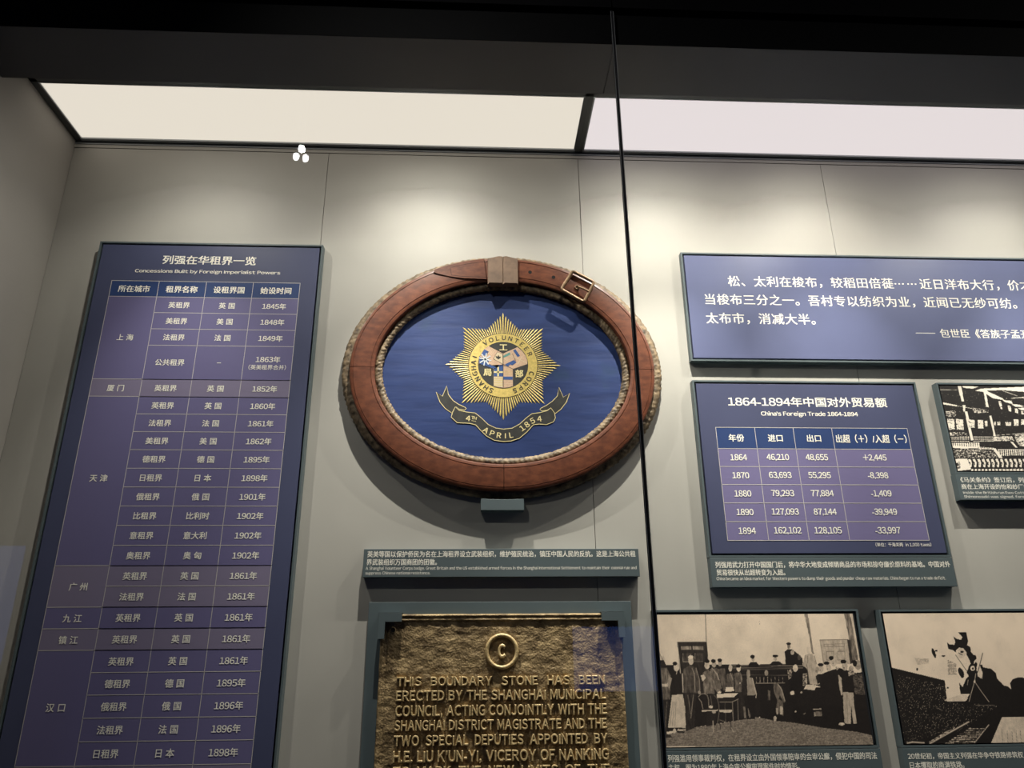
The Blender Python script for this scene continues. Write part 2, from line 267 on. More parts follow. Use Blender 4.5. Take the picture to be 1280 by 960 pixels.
COURT_ART=[
('l',0.42,1.1,[246,1012,238,806,235,612]),
('p',0.42,0,[750,1008,769,1008,771,816,772,683,762,687,761,816]),
('p',0.38,0,[956,1006,990,1006,1000,633,962,633,962,814]),
('p',0.68,0,[987,1006,1002,1006,1005,633,992,633]),
('p',0.1,0,[1002,1006,1039,1005,1039,524,1005,633]),
('p',0.08,0,[-33,608,539,604,554,231,-56,97]),
('p',0.06,0,[494,607,714,604,738,529,1019,525,1001,76,455,87]),
('p',0.12,0,[90,784,240,784,237,608,231,385,89,387,91,599]),
('l',0.72,0.9,[91,782,94,645,95,545]),
('l',0.6,0.6,[90,786,241,786]),
('p',0.42,0,[110,749,160,748,159,725,109,725]),
('l',0.6,0.5,[110,749,109,725,159,725]),
('p',0.42,0,[168,750,220,749,218,724,167,725]),
('l',0.6,0.5,[168,750,167,725,218,724]),
('p',0.2,0,[115,695,158,694,154,630,112,631]),
('l',0.6,0.5,[115,695,112,631,154,630]),
('p',0.2,0,[175,695,215,695,211,632,171,632]),
('l',0.6,0.5,[175,695,171,632,211,632]),
('n',0.42,0.09,[-18,82,51,109,124,137,227,157,370,191,445,211,540,180,622,167,770,125,934,92,1005,69,1003,-11,-21,7]),
('p',0.05,0,[632,289,785,286,883,270,1007,268,1010,62,934,92,867,112,771,136,706,170,623,178]),
('l',0.5,0.5,[353,597,533,594,538,594,708,592]),
('l',0.45,0.5,[352,580,532,578,537,578,707,575]),
('l',0.3,0.5,[351,569,531,566,536,566,628,565]),
('l',0.35,0.5,[349,525,527,523,532,523,625,521]),
('l',0.55,0.6,[463,463,523,462,528,462,607,461]),
('l',0.5,0.4,[469,510,466,464]),
('l',0.5,0.4,[488,510,485,464]),
('l',0.5,0.4,[507,509,503,464]),
('l',0.5,0.4,[526,509,522,464]),
('l',0.5,0.4,[487,510,483,464]),
('l',0.5,0.4,[505,509,502,464]),
('l',0.5,0.4,[524,509,521,464]),
('l',0.5,0.4,[543,509,540,463]),
('l',0.5,0.4,[562,508,559,463]),
('l',0.5,0.4,[581,508,577,463]),
('l',0.5,0.4,[600,508,596,462]),
('l',0.4,0.5,[552,589,644,607]),
('p',0.5,0,[530,539,528,528,524,519,520,516,515,520,513,528,512,540,514,551,518,559,523,562,527,559,530,551]),
('p',0.62,0,[812,792,956,794,959,602,811,604]),
('p',0.15,0,[951,794,967,794,962,610,949,603]),
('l',0.3,0.6,[812,792,956,794]),
('l',0.4,0.5,[813,790,815,604]),
('l',0.35,0.5,[830,758,878,758,876,740,828,741,830,758]),
('l',0.35,0.5,[886,759,935,759,933,739,884,740,886,759]),
('l',0.35,0.5,[838,701,874,701,867,635,832,635,838,701]),
('l',0.35,0.5,[894,702,931,702,924,634,888,635,894,702]),
('p',0.68,0,[-7,684,11,701,27,638,12,621]),
('l',0.2,0.6,[1,692,18,626]),
('p',0.1,0,[-7,642,18,646,29,600,-4,585]),
('p',0.33,0,[-7,585,30,585,50,508,32,344,-6,344,-9,539]),
('l',0.6,0.6,[25,577,27,471]),
('p',0.68,0,[0,464,30,467,30,444,-1,445]),
('p',0.3,0,[-1,441,38,441,36,347,-5,348]),
('p',0.13,0,[-6,346,31,345,9,139,6,81,-11,81]),
('p',0.14,0,[-8,99,26,88,32,68,-4,67]),
('l',0.4,0.5,[18,329,1,139]),
('p',0.7,0,[45,381,99,384,110,137,14,143]),
('l',0.5,0.6,[47,329,24,153]),
('l',0.5,0.6,[54,329,36,153]),
('l',0.5,0.6,[62,328,48,153]),
('p',0.09,0,[44,520,67,546,104,529,100,386,36,382]),
('l',0.75,1.2,[104,538,101,402]),
('p',0.5,0,[35,531,51,504,34,418,29,463]),
('p',0.72,0,[92,593,90,575,83,563,76,558,69,563,64,576,63,593,66,611,72,623,80,628,87,623,91,610]),
('p',0.07,0,[83,618,81,610,77,605,71,603,65,605,61,611,60,618,62,626,66,631,72,633,78,631,82,626]),
('l',0.75,0.8,[79,561,75,538]),
('p',0.72,0,[51,116,50,107,47,100,43,98,39,101,37,108,36,117,38,126,41,133,45,135,49,133,51,126]),
('p',0.7,0,[61,131,88,127,87,110,65,116]),
('p',0.08,0,[51,120,94,112,89,100,58,103]),
('p',0.25,0,[111,576,145,604,179,582,189,416,175,393,163,392,102,398]),
('p',0.13,0,[107,398,163,394,141,136,99,112]),
('l',0.5,0.8,[150,379,128,209]),
('l',0.5,0.6,[123,379,128,239]),
('l',0.6,0.6,[154,582,164,537,159,401]),
('l',0.55,0.7,[174,582,186,491,183,401]),
('p',0.72,0,[165,640,163,623,157,610,150,606,144,610,140,623,139,640,141,657,147,670,154,675,160,670,165,657]),
('p',0.82,0,[166,667,164,660,159,655,152,653,145,655,140,660,139,667,141,674,146,679,153,681,160,679,165,674]),
('p',0.6,0,[187,397,186,390,183,385,180,384,176,386,174,391,173,397,175,404,178,409,181,411,184,409,187,404]),
('p',0.38,0,[204,544,232,570,258,536,255,385,202,386]),
('p',0.75,0,[194,525,210,532,218,506,200,479]),
('p',0.42,0,[250,536,289,399,270,388,250,445]),
('p',0.1,0,[221,389,260,385,246,153,198,150]),
('l',0.35,0.8,[233,370,236,296]),
('p',0.68,0,[243,606,241,589,235,576,229,572,222,576,218,589,218,606,220,624,226,636,233,641,239,636,243,623]),
('p',0.07,0,[244,633,242,626,237,620,231,618,225,620,221,626,220,634,222,642,227,647,233,649,239,647,243,641]),
('p',0.8,0,[287,396,286,391,282,388,278,387,273,388,270,391,270,396,271,400,274,403,279,404,283,403,286,400]),
('p',0.33,0,[242,574,278,581,292,422,268,422]),
('l',0.7,0.7,[253,581,275,535,282,490]),
('p',0.62,0,[277,612,274,598,270,589,264,585,259,589,255,598,255,612,257,625,262,635,267,639,273,635,276,625]),
('p',0.07,0,[276,635,273,627,269,622,263,620,257,622,253,627,252,635,254,643,259,648,265,650,270,648,274,642]),
('p',0.28,0,[281,573,318,580,313,414,299,410,287,490]),
('p',0.58,0,[305,619,303,606,299,596,293,593,289,597,286,606,285,619,287,632,291,642,297,645,301,642,304,632]),
('p',0.07,0,[307,640,305,632,300,626,294,624,289,626,285,632,283,640,286,648,290,653,296,655,302,653,306,647]),
('p',0.3,0,[324,534,355,542,353,436,316,436]),
('l',0.6,0.8,[342,542,351,489]),
('p',0.72,0,[354,580,352,566,348,556,343,553,339,556,336,567,335,580,338,594,342,604,347,608,351,604,354,594]),
('p',0.12,0,[375,398,402,398,389,212,369,209]),
('p',0.32,0,[362,538,392,549,399,503,389,398,357,398]),
('l',0.6,0.5,[394,534,396,488]),
('p',0.75,0,[396,576,394,563,390,553,384,550,379,553,376,563,375,576,378,589,382,598,388,602,393,598,396,589]),
('p',0.07,0,[398,595,395,587,391,582,385,580,379,582,375,587,374,595,376,602,380,608,387,610,392,608,397,602]),
('p',0.8,0,[388,465,387,463,386,462,384,461,382,462,381,463,381,466,381,468,383,469,384,470,386,469,387,468]),
('p',0.07,0,[397,367,456,367,439,193,401,197]),
('p',0.12,0,[401,499,427,510,417,373,398,379]),
('p',0.5,0,[422,514,449,502,460,382,447,371,415,373]),
('l',0.78,0.7,[449,499,460,382,455,352]),
('p',0.5,0,[441,537,439,521,434,510,429,506,425,510,422,522,421,537,424,552,428,563,434,567,438,563,441,552]),
('p',0.45,0,[388,286,396,286,398,204,388,205]),
('p',0.4,0,[410,278,421,226,415,204,409,226]),
('p',0.8,0,[265,385,372,390,347,359,264,356]),
('p',0.85,0,[313,435,348,436,353,404,308,402]),
('p',0.1,0,[266,356,350,358,346,338,265,340]),
('l',0.55,0.7,[276,325,335,324,369,345]),
('l',0.5,0.8,[338,324,333,220]),
('l',0.45,0.8,[365,346,357,183]),
('l',0.4,0.5,[300,317,296,177]),
('l',0.55,0.7,[173,364,187,385,204,389,218,374,222,341,220,281]),
('l',0.6,0.7,[175,352,186,326,190,278]),
('l',0.35,1,[252,374,266,347,270,303,268,251,259,193,241,105]),
('p',0.7,0,[183,267,263,269,262,257,184,256]),
('p',0.72,0,[268,267,331,268,333,256,320,244,272,250]),
('l',0.5,0.9,[334,246,331,111]),
('l',0.12,1,[320,235,319,119]),
('l',0.65,1,[234,186,231,106]),
('l',0.15,1,[265,200,267,130]),
('l',0.65,1,[320,133,328,104]),
('p',0.75,0,[240,288,238,283,234,279,230,278,225,280,221,284,220,289,222,294,226,298,231,299,236,297,239,294]),
('p',0.6,0,[252,251,251,246,247,242,242,241,237,243,234,246,233,252,234,257,238,260,243,262,248,260,251,257]),
('l',0.5,0.6,[268,192,296,177]),
('p',0.06,0,[438,606,450,625,478,624,489,601,484,581,437,582]),
('p',0.6,0,[471,648,469,636,466,628,461,624,457,628,455,636,454,648,456,659,460,668,465,671,469,668,471,659]),
('p',0.07,0,[473,665,470,657,466,652,460,650,454,652,450,658,449,666,451,673,456,679,462,681,468,679,472,673]),
('p',0.07,0,[544,607,560,627,591,629,611,604]),
('p',0.62,0,[583,650,581,639,577,631,572,629,568,631,565,640,565,650,567,661,571,669,576,672,580,669,583,661]),
('p',0.05,0,[591,669,588,663,580,659,571,659,564,663,561,670,565,676,572,680,582,680,589,676,591,669]),
('p',0.06,0,[626,704,644,723,666,719,693,684,711,648,709,604,623,605]),
('p',0.45,0,[659,743,657,732,653,725,649,722,645,725,642,732,642,743,644,753,648,760,652,763,656,760,659,753]),
('p',0.06,0,[664,764,662,760,657,756,650,755,644,756,640,760,638,765,640,769,645,773,652,774,659,773,663,769]),
('p',0.6,0,[673,695,671,686,667,679,663,676,658,679,656,686,655,696,657,705,661,712,666,715,670,712,673,705]),
('p',0.25,0,[705,656,703,646,699,639,694,636,690,639,688,646,687,657,689,666,693,674,698,677,702,674,705,666]),
('p',0.6,0,[725,674,747,687,766,679,775,605,783,452,760,445,731,453,729,575,706,591,717,637]),
('p',0.75,0,[757,716,754,702,750,692,745,689,740,693,737,703,737,716,739,729,744,738,749,742,754,738,757,729]),
('l',0.3,0.8,[729,598,727,468]),
('l',0.3,0.7,[773,667,777,605]),
('l',0.3,0.6,[738,668,735,613]),
('p',0.1,0,[766,513,780,528,781,459,768,452]),
('p',0.05,0,[649,538,675,552,700,529,695,415,672,352,630,405,633,477]),
('p',0.72,0,[682,574,679,559,673,549,667,545,660,549,657,560,656,574,659,589,665,600,671,603,678,599,681,589]),
('p',0.75,0,[649,386,647,378,642,373,637,371,632,373,628,379,627,386,629,394,634,399,640,401,645,399,648,393]),
('p',0.6,0,[689,389,688,386,686,383,682,382,680,383,678,386,677,389,678,393,681,395,684,396,687,395,689,393]),
('n',0.45,0.35,[703,529,723,536,717,430,695,438]),
('n',0.4,0.35,[628,561,651,565,646,507,627,485]),
('p',0.75,0,[713,449,748,446,779,433,759,426,749,405,698,415]),
('p',0.06,0,[697,406,826,402,819,331,690,333]),
('l',0.7,0.6,[746,430,781,429,781,452]),
('p',0.06,0,[781,513,809,535,851,558,893,573,970,533,1005,540,1003,327,780,332]),
('n',0.2,0.14,[953,518,1006,525,1000,369,948,370]),
('p',0.62,0,[880,517,893,496,887,371,878,382]),
('p',0.5,0,[786,560,783,547,779,538,774,534,770,538,768,547,768,560,770,574,774,583,779,587,783,583,786,573]),
('p',0.12,0,[775,549,774,548,773,547,771,547,770,547,769,548,769,549,769,551,770,552,772,553,773,552,775,551]),
('p',0.62,0,[810,567,807,552,801,541,795,537,789,541,785,552,785,568,788,583,794,594,800,598,806,594,810,583]),
('p',0.12,0,[796,557,795,556,794,554,792,554,791,554,790,556,790,557,790,558,791,560,793,560,794,560,795,558]),
('p',0.62,0,[848,576,845,562,839,551,832,547,826,551,823,562,822,577,826,591,831,602,838,606,844,602,847,591]),
('p',0.12,0,[833,566,832,564,831,563,830,563,828,563,827,564,827,566,828,567,829,568,830,569,832,568,833,567]),
('p',0.64,0,[882,619,878,600,871,587,863,582,856,587,852,601,852,620,856,638,862,652,870,657,878,651,882,637]),
('p',0.12,0,[865,609,864,607,863,606,861,605,860,606,859,607,859,609,860,610,861,611,862,611,864,611,865,610]),
('p',0.62,0,[934,584,930,567,924,556,916,552,909,556,905,568,904,584,908,600,914,612,922,616,929,612,933,600]),
('p',0.12,0,[917,573,916,571,915,570,914,570,912,570,911,571,911,573,911,575,913,576,914,576,916,576,917,575]),
('p',0.55,0,[960,564,958,550,952,540,946,536,940,540,937,550,936,564,939,578,945,588,951,592,957,588,960,578]),
('p',0.12,0,[946,554,946,552,944,551,943,550,941,551,940,552,940,554,941,555,942,556,944,556,945,556,946,555]),
('p',0.5,0,[1006,594,1001,575,993,561,984,556,976,561,971,575,971,595,975,614,983,628,992,633,1000,628,1005,613]),
('p',0.12,0,[986,584,986,582,984,581,983,580,981,581,980,582,980,584,981,585,982,587,983,587,985,586,986,585]),
('p',0.05,0,[813,598,811,592,805,587,797,585,790,587,785,592,783,599,786,605,792,610,800,612,807,610,812,605]),
('p',0.05,0,[844,610,841,603,836,598,829,597,821,598,817,604,816,611,818,618,824,622,831,624,838,622,843,617]),
('p',0.05,0,[869,650,866,642,861,635,855,633,849,636,845,642,844,651,846,659,851,665,858,668,864,665,868,659]),
('p',0.05,0,[931,621,928,613,922,607,914,605,906,608,901,613,900,621,902,629,909,635,917,636,924,634,930,629]),
('p',0.05,0,[983,606,980,593,975,583,969,580,964,584,961,593,961,607,964,620,969,629,975,633,980,629,983,619]),
('p',0.05,0,[981,622,979,616,974,612,967,611,961,613,957,617,956,622,958,627,963,631,970,633,976,631,980,627]),
('n',0.6,0.2,[869,588,893,573,876,557]),
('n',0.5,0.25,[930,541,961,549,964,525,932,511]),
('p',0.6,0,[890,388,942,385,935,284,935,152,918,155,921,292,906,154,876,156,880,255]),
('l',0.45,0.6,[909,382,892,159]),
('p',0.62,0,[880,523,887,511,887,371,880,363,875,428]),
('p',0.7,0,[875,152,873,147,867,143,859,142,852,143,847,147,846,152,848,158,854,161,861,163,869,161,874,157]),
('p',0.3,0,[550,459,568,463,587,432,598,319,590,312,575,372,561,320,547,395]),
('l',0.65,0.8,[572,455,588,409,596,327]),
('p',0.33,0,[563,343,586,327,580,216,564,231,543,246,551,290]),
('p',0.62,0,[569,290,583,283,579,231,566,231]),
('p',0.6,0,[548,276,558,275,554,231,547,231]),
('p',0.65,0,[544,196,542,186,539,178,535,176,531,178,529,186,529,196,530,207,534,214,538,217,542,214,544,207]),
('p',0.3,0,[519,411,530,403,524,336,513,336]),
('p',0.42,0,[730,243,772,246,769,211,731,210]),
('p',0.5,0,[729,265,771,270,770,259,731,258]),
('p',0.35,0,[677,233,692,237,681,222]),
('p',0.6,0,[649,247,648,245,645,243,642,242,640,243,637,245,637,248,638,250,640,252,643,253,646,252,648,250]),
('p',0.3,0,[518,942,518,940,517,938,516,938,515,938,514,940,514,942,515,944,516,945,517,945,518,945,518,943]),
('p',0.3,0,[519,922,518,920,517,918,516,918,515,918,514,920,514,922,515,924,516,925,517,925,518,925,518,923])]
RAILWAY_ART=[
('p',0.05,0,[-36,585,-5,574,255,470,247,314,340,318,367,363,321,364,325,453,339,418,365,481,381,500,374,530,395,578,420,598,430,529,446,480,455,524,448,588,462,589,464,568,502,556,523,523,523,479,551,425,569,420,582,398,584,444,600,473,628,487,653,487,683,467,786,465,910,424,705,-803,-187,-777]),
('p',0.72,0,[506,189,865,178,828,-41,422,-5]),
('l',0.35,0.4,[491,95,481,-4]),
('l',0.35,0.4,[516,87,508,-4]),
('l',0.35,0.4,[540,84,531,-4]),
('l',0.35,0.4,[561,86,552,-5]),
('l',0.35,0.4,[582,87,573,-5]),
('p',0.74,0,[321,361,348,356,355,332,339,310,250,311,232,319,249,329]),
('p',0.05,0,[304,767,315,751,339,746,348,768,343,813,359,793,380,786,389,806,371,847,416,846,414,818,416,778,405,743,421,727,418,692,427,665,440,662,440,635,425,618,418,588,404,598,401,628,393,663,388,698,381,718,362,723,343,703,342,683,327,703,305,714]),
('p',0.74,0,[389,680,383,659,373,644,360,638,350,644,343,659,343,680,348,701,359,716,372,722,383,716,389,701]),
('p',0.08,0,[381,690,379,685,375,681,371,680,366,681,363,685,363,690,365,695,368,699,373,700,378,699,381,695]),
('p',0.08,0,[373,662,371,662,366,665,360,670,355,675,351,681,351,684,353,684,358,681,364,677,369,671,372,666]),
('p',0.74,0,[395,683,394,678,391,674,388,673,385,674,383,678,383,683,385,688,387,691,391,692,393,691,395,688]),
('p',0.06,0,[235,686,236,666,235,650,231,642,226,646,222,658,218,677,217,698,219,714,222,721,227,718,232,705]),
('p',0.06,0,[283,659,281,656,277,654,272,653,267,654,263,657,262,659,264,662,268,664,273,665,278,664,282,662]),
('p',0.06,0,[131,558,130,552,128,548,125,547,123,548,121,552,121,558,122,563,125,567,128,569,130,567,131,563]),
('p',0.06,0,[302,548,301,547,299,545,296,545,294,545,293,547,292,549,293,551,295,552,297,552,300,552,301,550]),
('p',0.06,0,[269,413,267,409,265,406,262,405,260,406,258,409,258,413,260,417,262,420,264,420,267,420,268,417]),
('p',0.06,0,[359,534,359,513,356,495,350,487,343,489,337,501,333,521,332,542,335,559,341,568,348,566,355,553]),
('p',0.06,0,[247,699,246,695,243,692,240,692,236,692,235,696,234,699,235,703,238,706,242,708,245,706,247,703]),
('n',0.6,0.15,[291,629,330,599,321,511,276,512]),
('n',0.66,0.1,[125,642,196,640,191,601,132,592]),
('p',0.06,0,[430,560,425,541,415,527,403,521,393,527,387,541,386,561,392,580,402,595,414,600,424,595,430,580]),
('p',0.78,0,[421,560,418,551,413,544,407,541,401,544,398,551,398,561,401,571,406,578,412,580,418,578,421,570]),
('p',0.05,0,[415,560,413,555,411,552,408,551,406,552,404,555,404,560,406,564,408,567,411,569,413,567,415,564]),
('p',0.05,0,[436,588,434,577,430,569,426,566,424,569,423,577,423,588,426,599,429,607,433,610,435,607,437,599]),
('p',0.75,0,[430,544,442,548,448,509,441,482,426,500]),
('l',0.05,0.8,[477,679,440,558,427,524]),
('l',0.06,0.7,[336,666,372,554,387,515]),
('l',0.72,0.6,[419,519,405,459,377,374,357,308]),
('l',0.72,0.6,[405,459,429,383,456,304]),
('p',0.75,0,[411,459,409,453,407,449,404,448,401,449,400,453,400,459,402,465,404,469,407,471,409,469,411,465]),
('l',0.35,0.4,[386,279,475,279]),
('l',0.6,0.6,[374,471,365,433]),
('l',0.75,0.7,[326,455,341,423]),
('s',0.42,0.06,[26,515,247,434,249,305,500,277,285,92,-5,7,-2,362]),
('l',0.72,1.5,[122,1,206,63,334,156]),
('l',0.7,1.0,[339,-3,431,132]),
('l',0.7,1.5,[12,6,37,14,94,7]),
('n',0.5,0.3,[118,13,196,76,261,118,253,105,200,58,129,8]),
('n',0.45,0.3,[327,110,416,108,413,103,323,105]),
('n',0.45,0.3,[312,97,407,95,404,90,307,91]),
('n',0.45,0.3,[296,84,398,81,395,76,291,78]),
('n',0.45,0.3,[280,70,389,68,386,62,275,64]),
('n',0.45,0.3,[264,57,380,55,377,49,260,51]),
('n',0.45,0.3,[248,44,371,42,368,35,244,37]),
('n',0.45,0.3,[232,31,362,29,359,22,228,24]),
('n',0.45,0.3,[217,18,353,15,350,8,212,11]),
('n',0.45,0.3,[201,5,345,2,341,-5,196,-2])]
MILL_ART=[
('p',0.97,0,[133,1000,234,993,195,967,144,977]),
('p',0.97,0,[206,943,244,968,504,996,697,995,689,930,496,934,371,953,272,944,358,853,366,832,303,852,250,930]),
('p',0.97,0,[356,832,407,823,412,784,367,808]),
('p',0.97,0,[402,783,446,778,478,754,422,753]),
('p',0.97,0,[109,1000,130,1000,126,814,111,814]),
('p',0.97,0,[112,765,129,765,118,692,109,692]),
('p',0.97,0,[116,692,132,692,129,352,113,351]),
('p',0.97,0,[256,936,268,937,264,742,249,750]),
('p',0.97,0,[254,641,268,644,264,400,253,400]),
('p',0.97,0,[-9,802,79,764,78,750,-9,777]),
('p',0.97,0,[434,734,471,742,588,702,585,674,452,714]),
('l',0.8,0.5,[78,757,171,724]),
('l',0.8,0.5,[-4,949,103,948]),
('l',0.75,0.6,[370,946,486,855]),
('l',0.1,1,[310,909,401,861,489,884]),
('l',0.1,0.8,[352,910,481,820]),
('p',0.1,0,[392,847,493,912,487,863,439,833]),
('l',0.8,0.7,[414,854,542,878,671,802]),
('n',0.7,0.3,[330,817,345,813,342,719,331,726]),
('n',0.7,0.3,[376,769,398,767,390,688,378,699]),
('n',0.7,0.3,[416,730,434,728,429,671,413,683]),
('n',0.7,0.3,[450,700,466,700,461,658,445,665]),
('n',0.78,0.32,[3,603,44,597,35,480,0,475]),
('n',0.78,0.32,[54,600,96,595,86,471,47,476]),
('n',0.78,0.32,[126,598,163,587,153,502,117,495]),
('n',0.78,0.32,[181,592,212,592,203,489,172,488]),
('n',0.78,0.32,[221,583,236,579,230,517,216,516]),
('n',0.78,0.32,[275,572,284,569,279,524,270,524]),
('n',0.78,0.32,[293,572,311,570,306,532,290,531]),
('n',0.78,0.32,[340,570,374,566,369,527,339,526]),
('n',0.78,0.32,[393,601,421,599,413,527,388,527]),
('n',0.78,0.32,[438,602,472,602,463,533,429,533]),
('n',0.78,0.32,[507,603,541,603,532,534,497,534]),
('n',0.3,0.45,[3,693,65,694,57,625,2,624]),
('n',0.25,0.45,[165,737,259,711,255,683,171,668]),
('n',0.25,0.4,[-4,445,105,446,100,405,-1,404]),
('p',0.85,0,[-3,391,3,391,1,380,-4,380]),
('p',0.85,0,[7,391,12,391,11,380,5,380]),
('p',0.85,0,[16,391,22,391,20,380,15,380]),
('p',0.85,0,[26,391,31,391,30,380,24,380]),
('p',0.85,0,[35,391,41,391,39,380,34,380]),
('p',0.85,0,[44,391,50,391,49,380,43,380]),
('p',0.85,0,[54,392,59,392,58,381,53,380]),
('p',0.85,0,[64,392,69,392,68,381,62,381]),
('p',0.85,0,[73,392,78,392,77,381,72,381]),
('p',0.85,0,[83,392,88,392,87,381,81,381]),
('p',0.85,0,[92,392,97,392,96,381,91,381]),
('p',0.85,0,[101,392,107,392,106,381,100,381]),
('p',0.85,0,[134,392,139,392,138,383,133,383]),
('p',0.85,0,[142,393,147,393,146,383,141,383]),
('p',0.85,0,[150,393,155,393,154,383,149,383]),
('p',0.85,0,[158,393,163,393,162,383,157,383]),
('p',0.85,0,[166,393,171,393,170,383,165,383]),
('p',0.85,0,[175,393,179,393,178,383,174,383]),
('p',0.85,0,[183,393,188,393,186,383,182,383]),
('p',0.85,0,[191,393,196,393,195,383,190,383]),
('p',0.85,0,[199,393,204,393,203,384,198,384]),
('p',0.85,0,[207,393,212,393,211,384,206,384]),
('p',0.85,0,[215,393,220,393,219,384,214,384]),
('p',0.85,0,[223,393,228,394,227,384,222,384]),
('p',0.85,0,[232,394,236,394,235,384,230,384]),
('p',0.85,0,[240,394,244,394,244,384,239,384]),
('p',0.85,0,[248,394,253,394,252,384,247,384]),
('p',0.85,0,[-5,367,0,367,-1,357,-6,357]),
('p',0.85,0,[4,368,10,368,8,357,3,357]),
('p',0.85,0,[14,368,19,368,18,357,12,357]),
('p',0.85,0,[23,368,28,368,27,357,22,357]),
('p',0.85,0,[33,368,38,368,37,357,31,357]),
('p',0.85,0,[42,368,47,368,46,357,41,357]),
('p',0.85,0,[51,368,57,368,56,358,50,358]),
('p',0.85,0,[61,368,66,368,65,358,60,358]),
('p',0.85,0,[70,368,76,368,75,358,69,358]),
('p',0.85,0,[80,368,85,368,84,358,79,358]),
('p',0.85,0,[89,368,95,369,93,358,88,358]),
('p',0.85,0,[99,369,104,369,103,358,98,358]),
('p',0.85,0,[131,369,136,369,135,360,130,360]),
('p',0.85,0,[139,369,144,369,143,360,138,360]),
('p',0.85,0,[148,369,152,369,151,360,146,360]),
('p',0.85,0,[156,369,160,369,159,360,155,360]),
('p',0.85,0,[164,369,169,369,167,360,163,360]),
('p',0.85,0,[172,369,177,369,176,360,171,360]),
('p',0.85,0,[180,370,185,370,184,360,179,360]),
('p',0.85,0,[188,370,193,370,192,361,187,360]),
('p',0.85,0,[196,370,201,370,200,361,195,361]),
('p',0.85,0,[204,370,209,370,208,361,203,361]),
('p',0.85,0,[213,370,217,370,216,361,211,361]),
('p',0.85,0,[221,370,225,370,224,361,220,361]),
('p',0.85,0,[229,370,234,370,233,361,228,361]),
('p',0.85,0,[237,370,242,370,241,361,236,361]),
('p',0.85,0,[245,370,250,370,249,361,244,361]),
('p',0.85,0,[-8,345,-2,345,-4,334,-9,334]),
('p',0.85,0,[2,345,7,345,6,334,0,334]),
('p',0.85,0,[11,345,17,345,15,334,10,334]),
('p',0.85,0,[21,345,26,345,25,334,19,334]),
('p',0.85,0,[30,345,35,345,34,334,29,334]),
('p',0.85,0,[39,345,45,345,44,334,38,334]),
('p',0.85,0,[49,345,54,345,53,334,48,334]),
('p',0.85,0,[58,345,64,345,63,334,57,334]),
('p',0.85,0,[68,345,73,345,72,334,67,334]),
('p',0.85,0,[77,345,83,346,81,335,76,334]),
('p',0.85,0,[87,346,92,346,91,335,86,335]),
('p',0.85,0,[96,346,102,346,100,335,95,335]),
('p',0.85,0,[129,346,133,346,132,336,128,336]),
('p',0.85,0,[137,346,141,346,140,337,136,337]),
('p',0.85,0,[145,346,150,346,149,337,144,337]),
('p',0.85,0,[153,346,158,346,157,337,152,337]),
('p',0.85,0,[161,346,166,346,165,337,160,337]),
('p',0.85,0,[169,347,174,347,173,337,168,337]),
('p',0.85,0,[177,347,182,347,181,337,176,337]),
('p',0.85,0,[185,347,190,347,189,337,184,337]),
('p',0.85,0,[194,347,198,347,197,337,193,337]),
('p',0.85,0,[202,347,206,347,205,337,201,337]),
('p',0.85,0,[210,347,215,347,214,337,209,337]),
('p',0.85,0,[218,347,223,347,222,337,217,337]),
('p',0.85,0,[226,347,231,347,230,338,225,338]),
('p',0.85,0,[234,347,239,347,238,338,233,338]),
('p',0.85,0,[243,347,247,347,246,338,241,338]),
('n',0.55,0.45,[249,394,358,401,364,347,246,346]),
('n',0.55,0.45,[374,422,622,439,600,275,391,287,377,341]),
('l',0.8,0.6,[128,343,242,345]),
('l',0.7,0.5,[250,407,432,437]),
('p',0.88,0,[-4,320,5,320,1,267,-8,267]),
('p',0.88,0,[9,321,18,321,14,267,5,267]),
('p',0.88,0,[22,321,31,321,27,267,18,267]),
('p',0.88,0,[35,321,44,321,40,267,31,267]),
('p',0.88,0,[47,321,56,321,52,267,44,267]),
('p',0.88,0,[60,321,69,321,65,267,56,267]),
('p',0.88,0,[73,321,82,321,78,267,69,267]),
('p',0.88,0,[86,321,95,321,91,267,82,267]),
('p',0.88,0,[99,322,108,322,103,267,95,267]),
('p',0.88,0,[112,322,120,322,116,267,108,267]),
('p',0.88,0,[124,322,133,322,129,268,120,267]),
('p',0.88,0,[137,322,146,322,142,268,133,268]),
('p',0.88,0,[150,322,159,322,155,268,146,268]),
('p',0.9,0,[-8,283,147,279,144,260,56,254,-7,264]),
('n',0.7,0.3,[146,273,233,269,230,245,143,252]),
('p',0.97,0,[226,265,246,258,274,151,253,146,244,191]),
('p',0.9,0,[340,340,356,333,375,267,362,270]),
('p',0.9,0,[404,389,420,382,437,328,426,328]),
('p',0.9,0,[466,396,479,390,501,301,488,301]),
('n',0.2,0.3,[-5,249,230,245,245,144,-2,149]),
('p',0.8,0,[260,242,266,242,261,175,255,175]),
('p',0.8,0,[272,242,278,242,273,175,267,175]),
('p',0.8,0,[285,242,290,242,285,175,279,175]),
('p',0.8,0,[297,242,303,243,297,175,291,175]),
('p',0.8,0,[309,243,315,243,309,176,303,175]),
('p',0.8,0,[321,243,327,243,321,176,315,176]),
('p',0.8,0,[333,243,339,243,334,176,328,176]),
('p',0.8,0,[345,243,352,243,346,176,340,176]),
('p',0.8,0,[357,243,364,243,358,176,352,176]),
('p',0.8,0,[370,243,376,243,370,176,364,176]),
('p',0.8,0,[382,243,388,243,382,176,376,176]),
('p',0.8,0,[394,243,400,244,394,176,388,176]),
('p',0.8,0,[406,244,412,244,407,176,400,176]),
('p',0.8,0,[419,244,425,244,419,177,413,176]),
('p',0.8,0,[431,244,437,244,431,177,425,177]),
('p',0.8,0,[443,244,449,244,443,177,437,177]),
('p',0.8,0,[455,244,461,244,455,177,449,177]),
('p',0.8,0,[467,244,473,244,467,177,461,177]),
('p',0.8,0,[480,244,486,244,480,177,474,177]),
